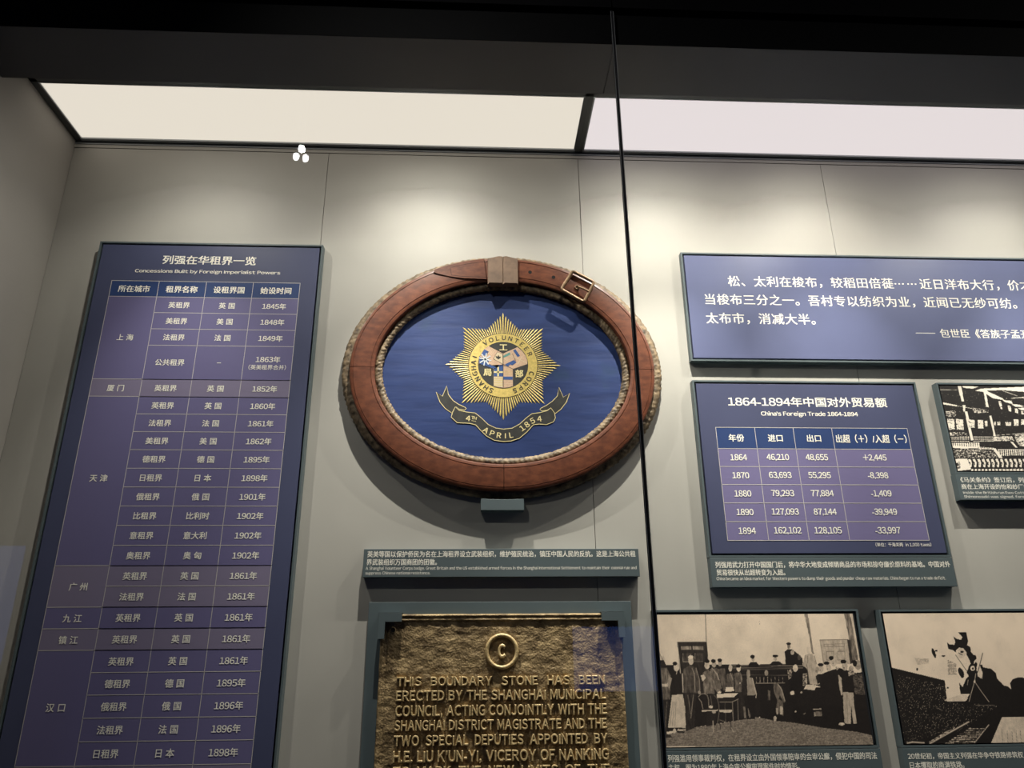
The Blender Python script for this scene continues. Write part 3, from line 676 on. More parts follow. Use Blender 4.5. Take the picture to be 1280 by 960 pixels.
('p',0.8,0,[492,244,498,244,492,177,486,177]),
('p',0.8,0,[504,245,510,245,504,177,498,177]),
('p',0.8,0,[516,245,522,245,516,177,510,177]),
('p',0.8,0,[529,245,535,245,528,178,522,177]),
('p',0.8,0,[541,245,547,245,541,178,534,178]),
('p',0.8,0,[553,245,559,245,553,178,547,178]),
('p',0.8,0,[565,245,571,245,565,178,559,178]),
('p',0.8,0,[578,245,584,245,577,178,571,178]),
('p',0.8,0,[590,245,596,245,589,178,583,178]),
('l',0.85,0.6,[257,245,596,248]),
('p',0.97,0,[-2,135,69,139,77,17,-6,-3]),
('n',0.3,0.5,[0,109,22,102,18,30,-4,17]),
('p',0.92,0,[73,133,87,136,90,90,82,41,72,46,76,90]),
('p',0.12,0,[76,103,81,103,80,70,75,63]),
('p',0.92,0,[99,134,112,136,117,90,108,41,98,46,102,90]),
('p',0.12,0,[102,103,107,103,106,70,102,64]),
('p',0.92,0,[125,134,139,137,143,90,134,41,124,46,128,90]),
('p',0.12,0,[128,103,133,103,132,70,128,64]),
('p',0.92,0,[151,134,165,137,169,91,160,41,150,47,154,90]),
('p',0.12,0,[154,103,160,104,158,70,154,64]),
('p',0.92,0,[177,134,191,137,195,91,186,42,176,47,180,91]),
('p',0.12,0,[180,104,186,104,184,71,180,64]),
('p',0.92,0,[203,134,217,137,221,91,213,42,202,47,206,91]),
('p',0.12,0,[207,104,212,104,211,71,206,65]),
('p',0.92,0,[230,135,244,137,247,91,239,42,228,47,232,91]),
('p',0.12,0,[233,104,238,104,237,71,232,65]),
('p',0.92,0,[256,135,270,138,273,91,265,42,255,47,259,91]),
('p',0.12,0,[259,104,264,104,263,71,258,65]),
('p',0.92,0,[282,135,296,138,300,92,291,42,281,48,285,92]),
('p',0.12,0,[285,105,290,105,289,71,284,65]),
('p',0.92,0,[309,135,322,138,326,92,317,43,307,48,311,92]),
('p',0.12,0,[311,105,317,105,315,72,311,65]),
('p',0.92,0,[335,136,349,138,352,92,343,43,333,48,337,92]),
('p',0.12,0,[338,105,343,105,341,72,337,66]),
('p',0.92,0,[361,136,375,139,378,92,369,43,359,48,363,92]),
('p',0.12,0,[364,105,369,105,368,72,363,66]),
('p',0.92,0,[387,136,401,139,405,93,396,43,385,48,390,92]),
('p',0.12,0,[390,105,396,105,394,72,389,66]),
('p',0.92,0,[414,136,427,139,431,93,422,43,412,49,416,93]),
('p',0.12,0,[416,106,422,106,420,72,415,66]),
('p',0.92,0,[440,136,454,139,457,93,448,44,438,49,442,93]),
('p',0.12,0,[443,106,448,106,446,73,442,66]),
('p',0.92,0,[466,137,480,140,484,93,474,44,464,49,469,93]),
('p',0.12,0,[469,106,474,106,473,73,468,67]),
('p',0.92,0,[493,137,507,140,510,93,501,44,490,49,495,93]),
('p',0.12,0,[495,106,501,106,499,73,494,67]),
('p',0.92,0,[519,137,533,140,536,94,527,44,517,49,521,94]),
('p',0.12,0,[522,107,527,107,525,73,520,67]),
('p',0.92,0,[545,137,559,140,562,94,553,44,543,50,548,94]),
('p',0.12,0,[548,107,554,107,552,73,547,67]),
('p',0.92,0,[572,138,586,140,589,94,579,45,569,50,574,94]),
('p',0.12,0,[575,107,580,107,578,74,573,67]),
('p',0.85,0,[78,20,90,24,90,1,77,-1]),
('p',0.85,0,[98,20,110,24,110,1,97,-1]),
('p',0.85,0,[118,20,130,24,130,1,117,-1]),
('p',0.85,0,[138,20,150,24,150,2,137,-1]),
('p',0.85,0,[158,20,170,24,170,2,157,-1]),
('p',0.85,0,[178,21,190,25,190,2,177,0]),
('p',0.85,0,[198,21,210,25,210,2,197,0]),
('p',0.85,0,[218,21,230,25,230,2,217,0]),
('p',0.85,0,[238,21,251,25,250,2,237,0]),
('p',0.85,0,[258,21,271,25,271,2,257,0]),
('p',0.85,0,[278,21,291,25,291,3,277,0]),
('p',0.85,0,[298,21,311,26,311,3,297,0]),
('p',0.85,0,[318,22,331,26,331,3,317,0]),
('p',0.85,0,[338,22,351,26,351,3,337,0]),
('p',0.85,0,[359,22,371,26,371,3,357,0]),
('p',0.85,0,[379,22,391,26,391,3,378,1]),
('p',0.85,0,[399,22,412,26,411,3,398,1]),
('p',0.85,0,[419,22,432,26,431,4,418,1]),
('p',0.85,0,[439,22,452,27,452,4,438,1]),
('p',0.85,0,[459,23,472,27,472,4,458,1]),
('p',0.85,0,[480,23,492,27,492,4,478,1]),
('p',0.85,0,[500,23,512,27,512,4,498,1]),
('p',0.85,0,[520,23,533,27,532,4,518,2]),
('p',0.85,0,[540,23,553,27,553,5,539,2]),
('p',0.85,0,[560,23,573,27,573,5,559,2])]

# ================================================================== THE SETTING
ZC = 2.786                       # plane of the light panels
SX = .269; XL = -1.0185; XR = 2.2; GD = .43     # glass joint, side wall, right end, glass distance
b = MB(); b.box(XL-.02, XR, .5, 2.80, -.05, -.004, 'joint'); wall = struct('wall_back', b)
seams = [XL, -.3845, .2545, .8955, 1.535, XR]
for i in range(5):
    p = MB(); p.box(seams[i]+.0006, seams[i+1]-.0006, .5, 2.7635, -.004, 0, 'wall'); p.build('wall_panel', wall, bevel=.0004)
p = MB(); p.box(XL, XR, 2.7650, 2.7735, -.004, .001, 'wall'); p.build('top_strip', wall)
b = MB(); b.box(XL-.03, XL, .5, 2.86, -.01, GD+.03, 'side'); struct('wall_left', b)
b = MB(); b.box(XL, XR, 2.7735, 2.7757, -.004, -.001, 'black'); b.box(XL, XR, 2.7757, 2.7785, -.004, .001, 'trimlight'); b.box(XL, XR, 2.7785, 2.80, -.004, .0005, 'trimdark'); struct('trim_1', b)
# black void over the light panels and behind the lowered soffit
b = MB(); b.box(XL-.02, XR, 2.80, 2.86, -.01, GD, 'black'); b.box(XL, XR, 2.787, 2.80, .2165, GD-.002, 'black'); ceil_ = struct('ceiling', b)
# lowered soffit boards, jointed in line with the glass
for a, c in ((XL-.03, .2711), (.2723, XR)):
    p = MB(); p.box(a, c, 2.72, 2.732, .289, GD-.001, 'soffit'); p.build('soffit_board', ceil_)
p = MB(); p.box(XL-.03, XR, 2.7205, 2.80, GD-.0009, GD-.0003, 'black'); p.build('edge_strip', ceil_)
# two luminous ceiling panels
for x0, x1, lab, mt, nm in ((-1.0185, .2565, 'luminous ceiling panel with warm cream diffuser, left of the two', 'lampA', 0), (.2567, XR, 'luminous ceiling panel with cool pinkish diffuser, right of the two, running out of the picture', 'lampB', 1)):
    t = thing('ceiling_light', lab, 'ceiling light', (x0, WALL_Y-.1, ZC), 'luminous panels in the case ceiling')
    f = MB(); e0 = x0+(.0165 if nm == 0 else .0100); e1 = x1-.0100
    f.box(x0, x1, ZC-.001, 2.80, .0, .0032, 'trimdark'); f.box(x0, x1, ZC-.001, 2.80, .2045, .2165, 'trimdark')
    f.box(x0, e0, ZC-.001, 2.80, 0, .2165, 'trimdark'); f.box(e1, x1, ZC-.001, 2.80, 0, .2165, 'trimdark'); f.build('frame', t, bevel=.0006)
    g = MB(); lip = .0032
    g.box(e0, e1, ZC-.003, 2.795, .0032, .0120, 'trimlight'); g.box(e0, e1, ZC-.002, 2.795, .2025, .2045, 'trimlight'); g.box(e0, e0+lip, ZC-.002, 2.795, .0120, .2025, 'trimlight'); g.box(e1-lip, e1, ZC-.002, 2.795, .0120, .2025, 'trimlight' if nm else 'trimdark'); g.build('inner_lip', t)
    h = MB(); h.box(e0+lip, e1-lip, ZC+.001, ZC+.006, .0120, .2025, mt); h.build('diffuser', t)
# glass panes, seal, header
GT = 2.799
for i, (a, c) in enumerate(((XL-.03, SX-.0028), (SX+.0028, XR))):
    b = MB(); b.box(a, c, .55, GT, GD, GD+.010, 'glass'); struct('window_%d' % (i+1), b)
b = MB(); b.box(SX-.0024, SX+.0024, .55, GT, GD+.0006, GD+.0094, 'groove'); struct('trim_2', b)
b = MB(); b.box(SX-.0031, SX-.0025, .55, GT-.002, GD+.0101, GD+.0104, 'trimlight'); b.box(SX+.0025, SX+.0031, .55, GT-.002, GD+.0101, GD+.0104, 'trimlight'); struct('trim_3', b)
b = MB(); b.box(XL-.6, SX-.0012, GT+.004, 3.5, GD-.02, GD+.014, 'header'); b.box(SX+.0012, XR, GT+.004, 3.5, GD-.02, GD+.014, 'header'); b.box(XL-.6, XR, GT-.001, 3.5, GD-.03, GD-.021, 'black'); b.box(XL-.6, XL-.031, .0, GT, GD-.02, GD+.014, 'header'); struct('wall_front', b)
b = MB(); b.box(XL-.6, XR, 0, .55, -.05, GD+.014, 'header'); struct('trim_4', b)
# gallery around the viewer
b = MB(); b.box(-4.2, 3.2, -.02, 0, -.1, 4.8, 'floor'); struct('floor', b)
b = MB(); b.box(-4.2, 3.2, 3.5, 3.52, -.1, 4.8, 'black'); struct('trim_5', b)
b = MB(); b.box(-4.2, 3.2, 0, 3.5, 4.75, 4.8, 'black'); struct('wall_rear', b)

# ================================================================== INFORMATION PANELS
def tray(t, x0, x1, z0, z1, D, zs=None, lip=.004, gap=.004, face='navy', facename='face_panel', capbelow=None):
    """mount frame with a raised lip, shadow gap and proud face panel; returns the face"""
    f = MB(); f.box(x0+.001, x1-.001, z0+.001, z1-.001, .0005, D-.010, 'groove')
    f.box(x0, x0+lip, z0, z1, 0, D, 'teal'); f.box(x1-lip, x1, z0, z1, 0, D, 'teal'); f.box(x0+lip, x1-lip, z1-lip, z1, 0, D, 'teal')
    f.box(x0+lip, x1-lip, z0, z0+lip, 0, D, 'teal'); f.build('mount_frame', t, label='slate-grey metal frame')
    g = MB(); k = lip+gap; g.box(x0+k, x1-k, z0+k, z1-k, D-.010, D-.001, face); return g.build(facename, t, bevel=.0004)
def plate(t, x0, x1, z0, z1, D):
    g = MB(); g.box(x0, x1, z0, z1, 0, D, 'teal'); return g.build('caption_plate', t, bevel=.0006)
EPS = .00025

# ---- tall concessions table
t = thing('information_panel', 'tall dark blue table panel of concessions at the far left, by the side wall', 'information panel', (-.634, WALL_Y, 1.2))
fp = tray(t, -.895, -.373, 1.12, 2.4845, .02); D = .019
b = MB(); text_fit(b, '列强在华租界一览', -.743, -.5275, 2.4268, 2.4496, D+2*EPS, 'white', .022); text_fit(b, 'Concessions Built by Foreign Imperialist Powers', -.8022, -.4673, 2.4010, 2.4125, D+2*EPS, 'white', .022)
b.build('title_lettering', fp)
cx = [-.8505, -.7425, -.6343, -.5265, -.4185]
rz = [2.3405, 2.3004, 2.2597, 2.2192, 2.1373, 2.0966, 2.0565, 2.0164, 1.9760, 1.9353, 1.8950, 1.8548, 1.8145, 1.7738, 1.7332, 1.6928, 1.6525, 1.6119, 1.5716, 1.5308, 1.4905, 1.4499, 1.4094, 1.3685]
groups = [('上 海', 0, 4, 'rowa'), ('厦 门', 4, 5, 'rowb'), ('天 津', 5, 14, 'rowa'), ('广 州', 14, 16, 'rowb'), ('九 江', 16, 17, 'rowa'), ('镇 江', 17, 18, 'rowb'), ('汉 口', 18, 23, 'rowa')]
rows = [('英租界', '英 国', '1845年'), ('美租界', '美 国', '1848年'), ('法租界', '法 国', '1849年'), ('公共租界', '–', '1863年'), ('英租界', '英 国', '1852年'), ('英租界', '英 国', '1860年'), ('法租界', '法 国', '1861年'), ('美租界', '美 国', '1862年'), ('德租界', '德 国', '1895年'), ('日租界', '日 本', '1898年'), ('俄租界', '俄 国', '1901年'), ('比租界', '比利时', '1902年'), ('意租界', '意大利', '1902年'), ('奥租界', '奥 匈', '1902年'), ('英租界', '英 国', '1861年'), ('法租界', '法 国', '1861年'), ('英租界', '英 国', '1861年'), ('英租界', '英 国', '1861年'), ('英租界', '英 国', '1861年'), ('德租界', '德 国', '1895年'), ('俄租界', '俄 国', '1896年'), ('法租界', '法 国', '1896年'), ('日租界', '日 本', '1898年')]
b = MB(); b.rect(cx[0], cx[4], rz[0], 2.3812, D+EPS, 'hdr')
for nm, a, c, mt in groups: b.rect(cx[0], cx[4], rz[c], rz[a], D+EPS, mt)
b.rect(cx[0], cx[4], 1.20, rz[23], D+EPS, 'rowb'); b.build('printed_table', fp)
b = MB(); W_ = .0012; e = D+2*EPS
def hl(x0, x1, z): b.rect(x0-W_/2, x1+W_/2, z-W_/2, z+W_/2, e, 'line')
def vl(x, z0, z1): b.rect(x-W_/2, x+W_/2, z0, z1, e, 'line')
for z in (2.3812, rz[0]): hl(cx[0], cx[4], z)
for nm, a, c, mt in groups: hl(cx[0], cx[4], rz[c])
for z in rz[1:23]: hl(cx[1], cx[4], z)
for x in cx: vl(x, 1.20, 2.3812)
b.build('table_rules', fp)
b = MB(); e = D+3*EPS
for i, s in enumerate(('所在城市', '租界名称', '设租界国', '始设时间')): b = MB(); text_at(b, s, (cx[i]+cx[i+1])/2, 2.3605, .0182, e, 'white', .022); b.build('cell_lettering', fp)
for nm, a, c, mt in groups: b = MB(); text_at(b, nm, (cx[0]+cx[1])/2, (rz[a]+rz[c])/2-.001, .0164, e, 'white', .012); b.build('cell_lettering', fp)
for i, (p, q_, r) in enumerate(rows):
    zc = (rz[i]+rz[i+1])/2-.0005; big = i == 3
    for k_, (s_, dz) in enumerate(((p, 0), (q_, 0), (r, .0095 if big else 0))):
        b = MB(); text_at(b, s_, (cx[k_+1]+cx[k_+2])/2, zc+dz, .0163, e, 'white', .015)
        if not (big and k_ == 2): b.build('cell_lettering', fp)
    if big: text_at(b, '（英美租界合并）', (cx[3]+cx[4])/2, zc-.0095, .0125, e, 'white', .006); b.build('cell_lettering', fp)


# ---- quotation panel
t = thing('information_panel', 'wide steel-blue panel with a white quotation in three lines, at the top right', 'information panel', (1.0, WALL_Y, 2.197))
fp = tray(t, .4950, 1.56, 2.1965, 2.4838, .016, face='navy2'); D = .015
b = MB(); P_ = .0319; e = D+EPS
for s, x0, zt in (('松、太利在梭布，较稻田倍蓰⋯⋯近日洋布大行，价才', .6045, 2.4225), ('当梭布三分之一。吾村专以纺织为业，近闻已无纱可纺。松', .5405, 2.3725), ('太布市，消减大半。', .5405, 2.3225)):
    b = MB()
    for i, ch in enumerate(s): text_at(b, ch, x0+P_*i, zt-.0272, P_*.97, e, 'white', .004, align='o', base=True, fatx=.00045)
    b.build('quotation_line', fp)
b = MB(); b.rect(1.0473, 1.0955, 2.2738, 2.2752, e, 'white')
for i, ch in enumerate('包世臣《答族子孟开书》'):
    text_at(b, ch, 1.1065+.0250*i, 2.2652, .0250, e, 'white', .004, align='o', base=True, fatx=.0004)
b.build('source_line', fp)

# ---- foreign trade table
t = thing('information_panel', 'foreign trade 1864-1894 table panel, right of the glass joint, above the courtroom photograph', 'information panel', (.756, WALL_Y, 1.686))
fp = tray(t, .4920, 1.0180, 1.7475, 2.1468, .02); D = .019
b = MB(); text_fit(b, '1864-1894年中国对外贸易额', .5705, .9403, 2.0847, 2.1075, D+EPS, 'white', .022); text_fit(b, "China's Foreign Trade 1864-1894", .6432, .8678, 2.0598, 2.0730, D+EPS, 'white', .022); b.build('title_lettering', fp)
tx = [.5352, .6240, .7122, .8010, .9765]; tz = [2.0342, 1.9850, 1.9440, 1.9037, 1.8631, 1.8227, 1.7826]
b = MB(); b.rect(tx[0], tx[4], tz[1], tz[0], D+EPS, 'hdr'); b.rect(tx[0], tx[4], tz[6], tz[1], D+EPS, 'rowc'); b.build('printed_table', fp)
b = MB(); e = D+2*EPS
for z in tz: hl(tx[0], tx[4], z)
for x in tx: vl(x, tz[6], tz[0])
b.build('table_rules', fp)
b = MB(); e = D+3*EPS
for i, s in enumerate(('年份', '进口', '出口')): b = MB(); text_at(b, s, (tx[i]+tx[i+1])/2, 2.0098, .0180, e, 'white', .022); b.build('cell_lettering', fp)
b = MB(); text_fit(b, '出超（＋）/入超（－）', .8075, .9700, 1.9995, 2.0190, e, 'white', .018); b.build('cell_lettering', fp)
for i, r in enumerate((('1864', '46,210', '48,655', '+2,445'), ('1870', '63,693', '55,295', '-8,398'), ('1880', '79,293', '77,884', '-1,409'), ('1890', '127,093', '87,144', '-39,949'), ('1894', '162,102', '128,105', '-33,997'))):
    for k, s in enumerate(r): b = MB(); text_at(b, s, (tx[k]+tx[k+1])/2, (tz[i+1]+tz[i+2])/2+.0005, .0180, e, 'white', .016, sx=.88); b.build('cell_lettering', fp)
b = MB(); text_fit(b, '（单位：千海关两  in 1,000 taels）', .8561, .9786, 1.7688, 1.7778, e, 'white', .004); b.build('unit_note', fp)
cp = plate(t, .4922, 1.0180, 1.6860, 1.7465, .02); e = .02+EPS
b = MB(); text_fit(b, '列强用武力打开中国国门后，将中华大地变成倾销商品的市场和掠夺廉价原料的基地。中国对外', .5029, 1.0110, 1.7252, 1.7385, e, 'white', .014)
text_fit(b, '贸易很快从出超转变为入超。', .5043, .6500, 1.7097, 1.7224, e, 'white', .014)
text_fit(b, 'China became an ideal market for Western powers to dump their goods and plunder cheap raw materials. China began to run a trade deficit.', .5026, .9950, 1.6982, 1.7072, e, 'white', .006)
b.build('caption_lettering', cp)

# ---- badge label
t = thing('label_plate', 'slate-grey caption plate directly under the oval badge', 'label', (.055, WALL_Y, 1.7085))
g = MB(); g.box(-.2322, .3414, 1.7085, 1.7654, 0, .021, 'teal'); cp = g.build('plate', t, bevel=.0006); e = .021+EPS
b = MB(); text_fit(b, '英美等国以保护侨民为名在上海租界设立武装组织，维护殖民统治，镇压中国人民的反抗。这是上海公共租', -.2245, .3345, 1.7484, 1.7612, e, 'white', .014)
text_fit(b, '界武装组织万国商团的团徽。', -.2252, -.0810, 1.7325, 1.7450, e, 'white', .014)
text_fit(b, 'A Shanghai Volunteer Corps badge. Great Britain and the US established armed forces in the Shanghai International Settlement to maintain their colonial rule and', -.2262, .3350, 1.7214, 1.7298, e, 'white', .006)
text_fit(b, 'suppress Chinese national resistance.', -.2266, -.0941, 1.7122, 1.7200, e, 'white', .006)
b.build('caption_lettering', cp)

# ---- photographs
def fill_poly(px, pz, pts):
    ins = np.zeros(px.shape, bool); n = len(pts)
    for i in range(n):
        (x0, z0), (x1, z1) = pts[i-1], pts[i]
        if z0 == z1: continue
        c = ((z0 > pz) != (z1 > pz)) & (px < (x1-x0)*(pz-z0)/(z1-z0)+x0); ins ^= c
    return ins
def photograph(parent, rect, art, d, nx, seed, lo, hi, grain, ground, contrast=0):
    x0, x1, z0, z1 = rect; Wd, Hd = x1-x0, z1-z0; nz = int(nx*Hd/Wd); rng = np.random.RandomState(seed)
    X, Z = np.meshgrid(np.linspace(0, Wd, nx), np.linspace(0, Hd, nz)); T = np.full(X.shape, ground, float)
    def low(k):
        g = rng.rand(max(2, int(nz/k)+2), max(2, int(nx/k)+2)); yy = np.linspace(0, g.shape[0]-1.001, nz); xx = np.linspace(0, g.shape[1]-1.001, nx)
        yi = yy.astype(int); xi = xx.astype(int); fy = (yy-yi)[:, None]; fx = (xx-xi)[None]
        return (g[yi][:, xi]*(1-fy)*(1-fx)+g[yi+1][:, xi]*fy*(1-fx)+g[yi][:, xi+1]*(1-fy)*fx+g[yi+1][:, xi+1]*fy*fx)-.5
    T += low(30)*.08+low(12)*.05
    pxm = .00185
    fold = np.repeat(low(2), 1, 0); fold = (fold+np.roll(fold, 2, 0)+np.roll(fold, 4, 0)+np.roll(fold, 6, 0)+np.roll(fold, 8, 0))/2.6
    N1 = low(2)*.9+(rng.rand(nz, nx)-.5)*.5
    N1 = N1+np.repeat(rng.rand(nz, nx//6+2)-.5, 6, axis=1)[:, :nx]*.6
    for k, tone, wd, P in art:
        pts = [(P[i]/1000*Wd, P[i+1]/1000*Hd) for i in range(0, len(P), 2)]
        if k == 'l':
            w2 = wd*pxm*.62
            for (ax, az), (bx, bz) in zip(pts[:-1], pts[1:]):
                L2 = (bx-ax)**2+(bz-az)**2+1e-12; q = np.clip(((X-ax)*(bx-ax)+(Z-az)*(bz-az))/L2, 0, 1)
                dd = np.hypot(X-ax-q*(bx-ax), Z-az-q*(bz-az)); a = np.clip(1.2-dd/w2, 0, 1); T = T*(1-a)+tone*a
            continue
        ins = fill_poly(X, Z, pts)
        if k == 'p': T = np.where(ins, tone*(1+fold*(.75 if .1 < tone < .5 else .22 if tone < .7 else .08))+low(5)*.10*(0.15 < tone), T)
        elif k == 'n': T = np.where(ins, np.clip(tone+N1*wd*2.2, .04, .9), T)
        elif k == 's': T = np.where(ins & (rng.rand(nz, nx) > 1-wd), tone*(.5+rng.rand(nz, nx)), T)
    T = T*1.24+(rng.rand(nz, nx)-.5)*grain
    if contrast: T = np.clip((T+N1*.55-.5)*contrast+.5, .03, .97)
    T = np.clip(T, .02, 1)[..., None]; col = (np.array(lo)*(1-T)+np.array(hi)*T)/255
    lin = np.where(col > .04, ((col+.055)/1.055)**2.4, col/12.92)
    me = bpy.data.meshes.new('photographic_print'); off = Vector(parent['_loc'])
    vs = np.stack([X.ravel()+x0-off.x, np.full(X.size, WALL_Y-d-off.y), Z.ravel()+z0-off.z], 1)
    i = np.arange(nz-1)[:, None]*nx+np.arange(nx-1)[None]; fs = np.stack([i, i+1, i+nx+1, i+nx], -1).reshape(-1, 4)
    me.vertices.add(len(vs)); me.vertices.foreach_set('co', vs.ravel()); me.loops.add(fs.size); me.loops.foreach_set('vertex_index', fs.ravel())
    me.polygons.add(len(fs)); me.polygons.foreach_set('loop_start', np.arange(len(fs))*4); me.update(calc_edges=True)
    ca = me.color_attributes.new('tone', 'FLOAT_COLOR', 'POINT'); ca.data.foreach_set('color', np.concatenate([lin.reshape(-1, 3), np.ones((lin.shape[0]*lin.shape[1], 1))], 1).ravel())
    me.materials.append(M['photo']); me.validate()
    o = bpy.data.objects.new('photographic_print', me); COL.objects.link(o); o.parent = parent; o['_loc'] = parent['_loc']; return o
G_ = 'framed documentary photographs with captions'
t = thing('framed_photograph', 'framed sepia photograph of a courtroom crowd, just right of the glass joint', 'framed photograph', (.578, WALL_Y, 1.3), G_)
fp = tray(t, .3635, .7935, 1.3805, 1.6412, .02, face='groove', facename='print_board')
photograph(fp, (.3715, .7815, 1.3865, 1.632), COURT_ART, .0194, 400, 1, (20, 15, 14), (252, 230, 205), .07, .76)
cp = plate(t, .3635, .7937, 1.300, 1.3795, .02); e = .02+EPS
b = MB(); text_fit(b, '列强滥用领事裁判权，在租界设立由外国领事陪审的会审公廨，侵犯中国的司法', .3725, .7846, 1.3605, 1.3733, e, 'white', .014)
text_fit(b, '主权。图为1880年上海会审公廨审理案件时的情形。', .3725, .6285, 1.3445, 1.3570, e, 'white', .014); b.build('caption_lettering', cp)
t = thing('framed_photograph', 'framed high-contrast photograph of a steam train on tracks, bottom right', 'framed photograph', (1.05, WALL_Y, 1.3), G_)
fp = tray(t, .8375, 1.265, 1.3800, 1.6400, .02, face='groove', facename='print_board')
photograph(fp, (.8455, 1.2570, 1.3865, 1.632), RAILWAY_ART, .0194, 400, 2, (18, 14, 13), (250, 228, 204), .07, .80)
cp = plate(t, .8375, 1.265, 1.300, 1.3790, .02)
b = MB(); text_fit(b, '20世纪初，帝国主义列强在华争夺铁路修筑权，图为', .8465, 1.1130, 1.3590, 1.3705, e, 'white', .014)
text_fit(b, '日本攫取的南满铁路。', .8475, .9560, 1.3430, 1.3550, e, 'white', .014); b.build('caption_lettering', cp)
t = thing('framed_photograph', 'framed black and white cotton mill photograph, right of the trade table', 'framed photograph', (1.27, WALL_Y, 1.871), G_)
fp = tray(t, 1.0685, 1.488, 1.9300, 2.1468, .018, face='groove', facename='print_board')
photograph(fp, (1.0755, 1.480, 1.9365, 2.1395), MILL_ART, .0174, 400, 3, (26, 22, 21), (255, 244, 228), .05, .06, 2.6)
cp = plate(t, 1.0668, 1.488, 1.8710, 1.9290, .018); e = .018+EPS
b = MB(); text_fit(b, '《马关条约》签订后，列强纷纷在华设厂', 1.0760, 1.3200, 1.9100, 1.9220, e, 'white', .014)
text_fit(b, '商在上海开设的怡和纱厂内景', 1.0750, 1.2430, 1.8950, 1.9065, e, 'white', .014)
text_fit(b, 'Inside the British-run Ewo Cotton Spinning Mill. After the Treaty of', 1.0760, 1.3800, 1.8830, 1.8905, e, 'white', .006)
text_fit(b, 'Shimonoseki was signed, foreign powers opened factories in China.', 1.0760, 1.3900, 1.8735, 1.8815, e, 'white', .006); b.build('caption_lettering', cp)

# ================================================================== THE OVAL BADGE
BX, BZ = .0583, 2.168
t = thing('oval_badge', 'large oval wooden badge carved as a buckled belt around a blue crest', 'badge', (BX, WALL_Y, 1.875))
def ell(a, bb, ang): return BX+a*math.cos(ang), BZ+bb*math.sin(ang)
AO, BO, AI, BI = .3462, .2828, .2905, .2225
DB = .003
prof = [(0, .011), (0, .0235), (.02, .0257), (.05, .0265), (.125, .0272), (.135, .0262), (.15, .0262), (.16, .0274), (.5, .0286), (.83, .0274), (.84, .0262), (.855, .0262), (.865, .0272), (.95, .0265), (.98, .0257), (1, .0235), (1, .004)]
prof = [(s_, d_+DB if d_ > .012 else d_) for s_, d_ in prof]
for q0 in range(4):
    b = MB(); n = 56; a0 = q0*math.pi/2+.0018; a1 = (q0+1)*math.pi/2-.0018; vs = []; fs = []
    for i in range(n+1):
        an = a0+(a1-a0)*i/n
        for s, d in prof: x, z = ell(AO+(AI-AO)*s, BO+(BI-BO)*s, an); vs.append((x, WALL_Y-d, z))
    K = len(prof)
    for i in range(n):
        for k in range(K): l = (k+1) % K; fs.append((i*K+k, i*K+l, (i+1)*K+l, (i+1)*K+k))
    fs += [tuple(range(K)), tuple(n*K+k for k in range(K))[::-1]]
    b.add(vs, fs, 'wood'); b.build('belt_segment', t, smooth=28)
def carved(name, a, bb, rx, rd, d0, turns, amp, lab):
    b = MB(); n = 900; seg = 14; vs = []; fs = []
    for i in range(n):
        an = 2*math.pi*i/n; ca, sa = math.cos(an), math.sin(an)
        nx_, nz_ = ca/a, sa/bb; L = math.hypot(nx_, nz_); nx_ /= L; nz_ /= L; px, pz = ell(a, bb, an)
        for k in range(seg):
            ph = 2*math.pi*k/seg; w_ = turns*an+2*ph
            h = 1+amp*(abs(math.sin(w_))**.6-.6)+amp*.5*noise.noise(Vector((ca*30, sa*30, ph)))
            r_ = rx*h*math.cos(ph); vs.append((px+nx_*r_, WALL_Y-(d0+rd*h*math.sin(ph)), pz+nz_*r_))
    for i in range(n):
        j = (i+1) % n
        for k in range(seg): l = (k+1) % seg; fs.append((i*seg+k, j*seg+k, j*seg+l, i*seg+l))
    b.add(vs, fs, 'carved'); return b.build(name, t, smooth=60, label=lab)
carved('outer_border', .3500, .2800, .0150, .0092, .0098, 84, .22, 'dark rope-carved outer border')
carved('inner_border', .2835, .2155, .0090, .0080, .0108, 80, .34, 'rope-carved inner border')
b = MB(); b.prism([ell(.283, .2155, 2*math.pi*i/120) for i in range(120)], .001, .0050, 'canvas'); cv = b.build('painted_canvas', t, label='deep blue painted ground')
# overlapping strap end on the left of the keeper
b = MB(); dS = .0335
up = [ell(AO-.0012, BO-.0012, math.radians(a)) for a in np.linspace(97.5, 118.2, 16)]
lowp = [(-.1064, 2.4075), (-.0900, 2.4020), (-.0684, 2.3972), (-.0500, 2.3946), (-.0332, 2.3930), (-.005, 2.3923), (.0195, 2.3922)]
b.prism(up+lowp, .0290, dS, 'wood', cham=.001)
inn = [ell(AO-.010, BO-.010, math.radians(a)) for a in np.linspace(97, 112, 12)]+[(-.0640, 2.4015), (-.0400, 2.3985), (-.0100, 2.3975), (.0185, 2.3972)]
b.stroke(inn, .0009, dS+.0001, 'hole', False); b.build('strap_end', t)
# keeper in two halves
kz = lambda x: 2.4512-abs(x-.0575)**2*4
for x0, x1 in ((.0215, .0573), (.0577, .0932)):
    b = MB(); b.prism([(x0, 2.3775), (x0+.004, 2.3800), (x1-.002, 2.3798), (x1, 2.3775 if x1 > .09 else 2.3790), (x1, kz(x1)), (x1-.008, kz(x1)+.002), (x0+.008, kz(x0)+.002), (x0, kz(x0))], .010, .0378, 'woodend', cham=.0012); b.build('keeper_block', t, smooth=35, label='worn brown keeper block')
# punched holes in the strap
for hx, hz in ((.1224, 2.4134), (.1783, 2.4010)):
    b = MB(); b.prism([(hx+.0043*math.cos(a), hz+.0043*math.sin(a)) for a in np.linspace(0, 2*math.pi, 17)[:-1]], .020, .03185, 'hole'); b.build('punched_hole', t)
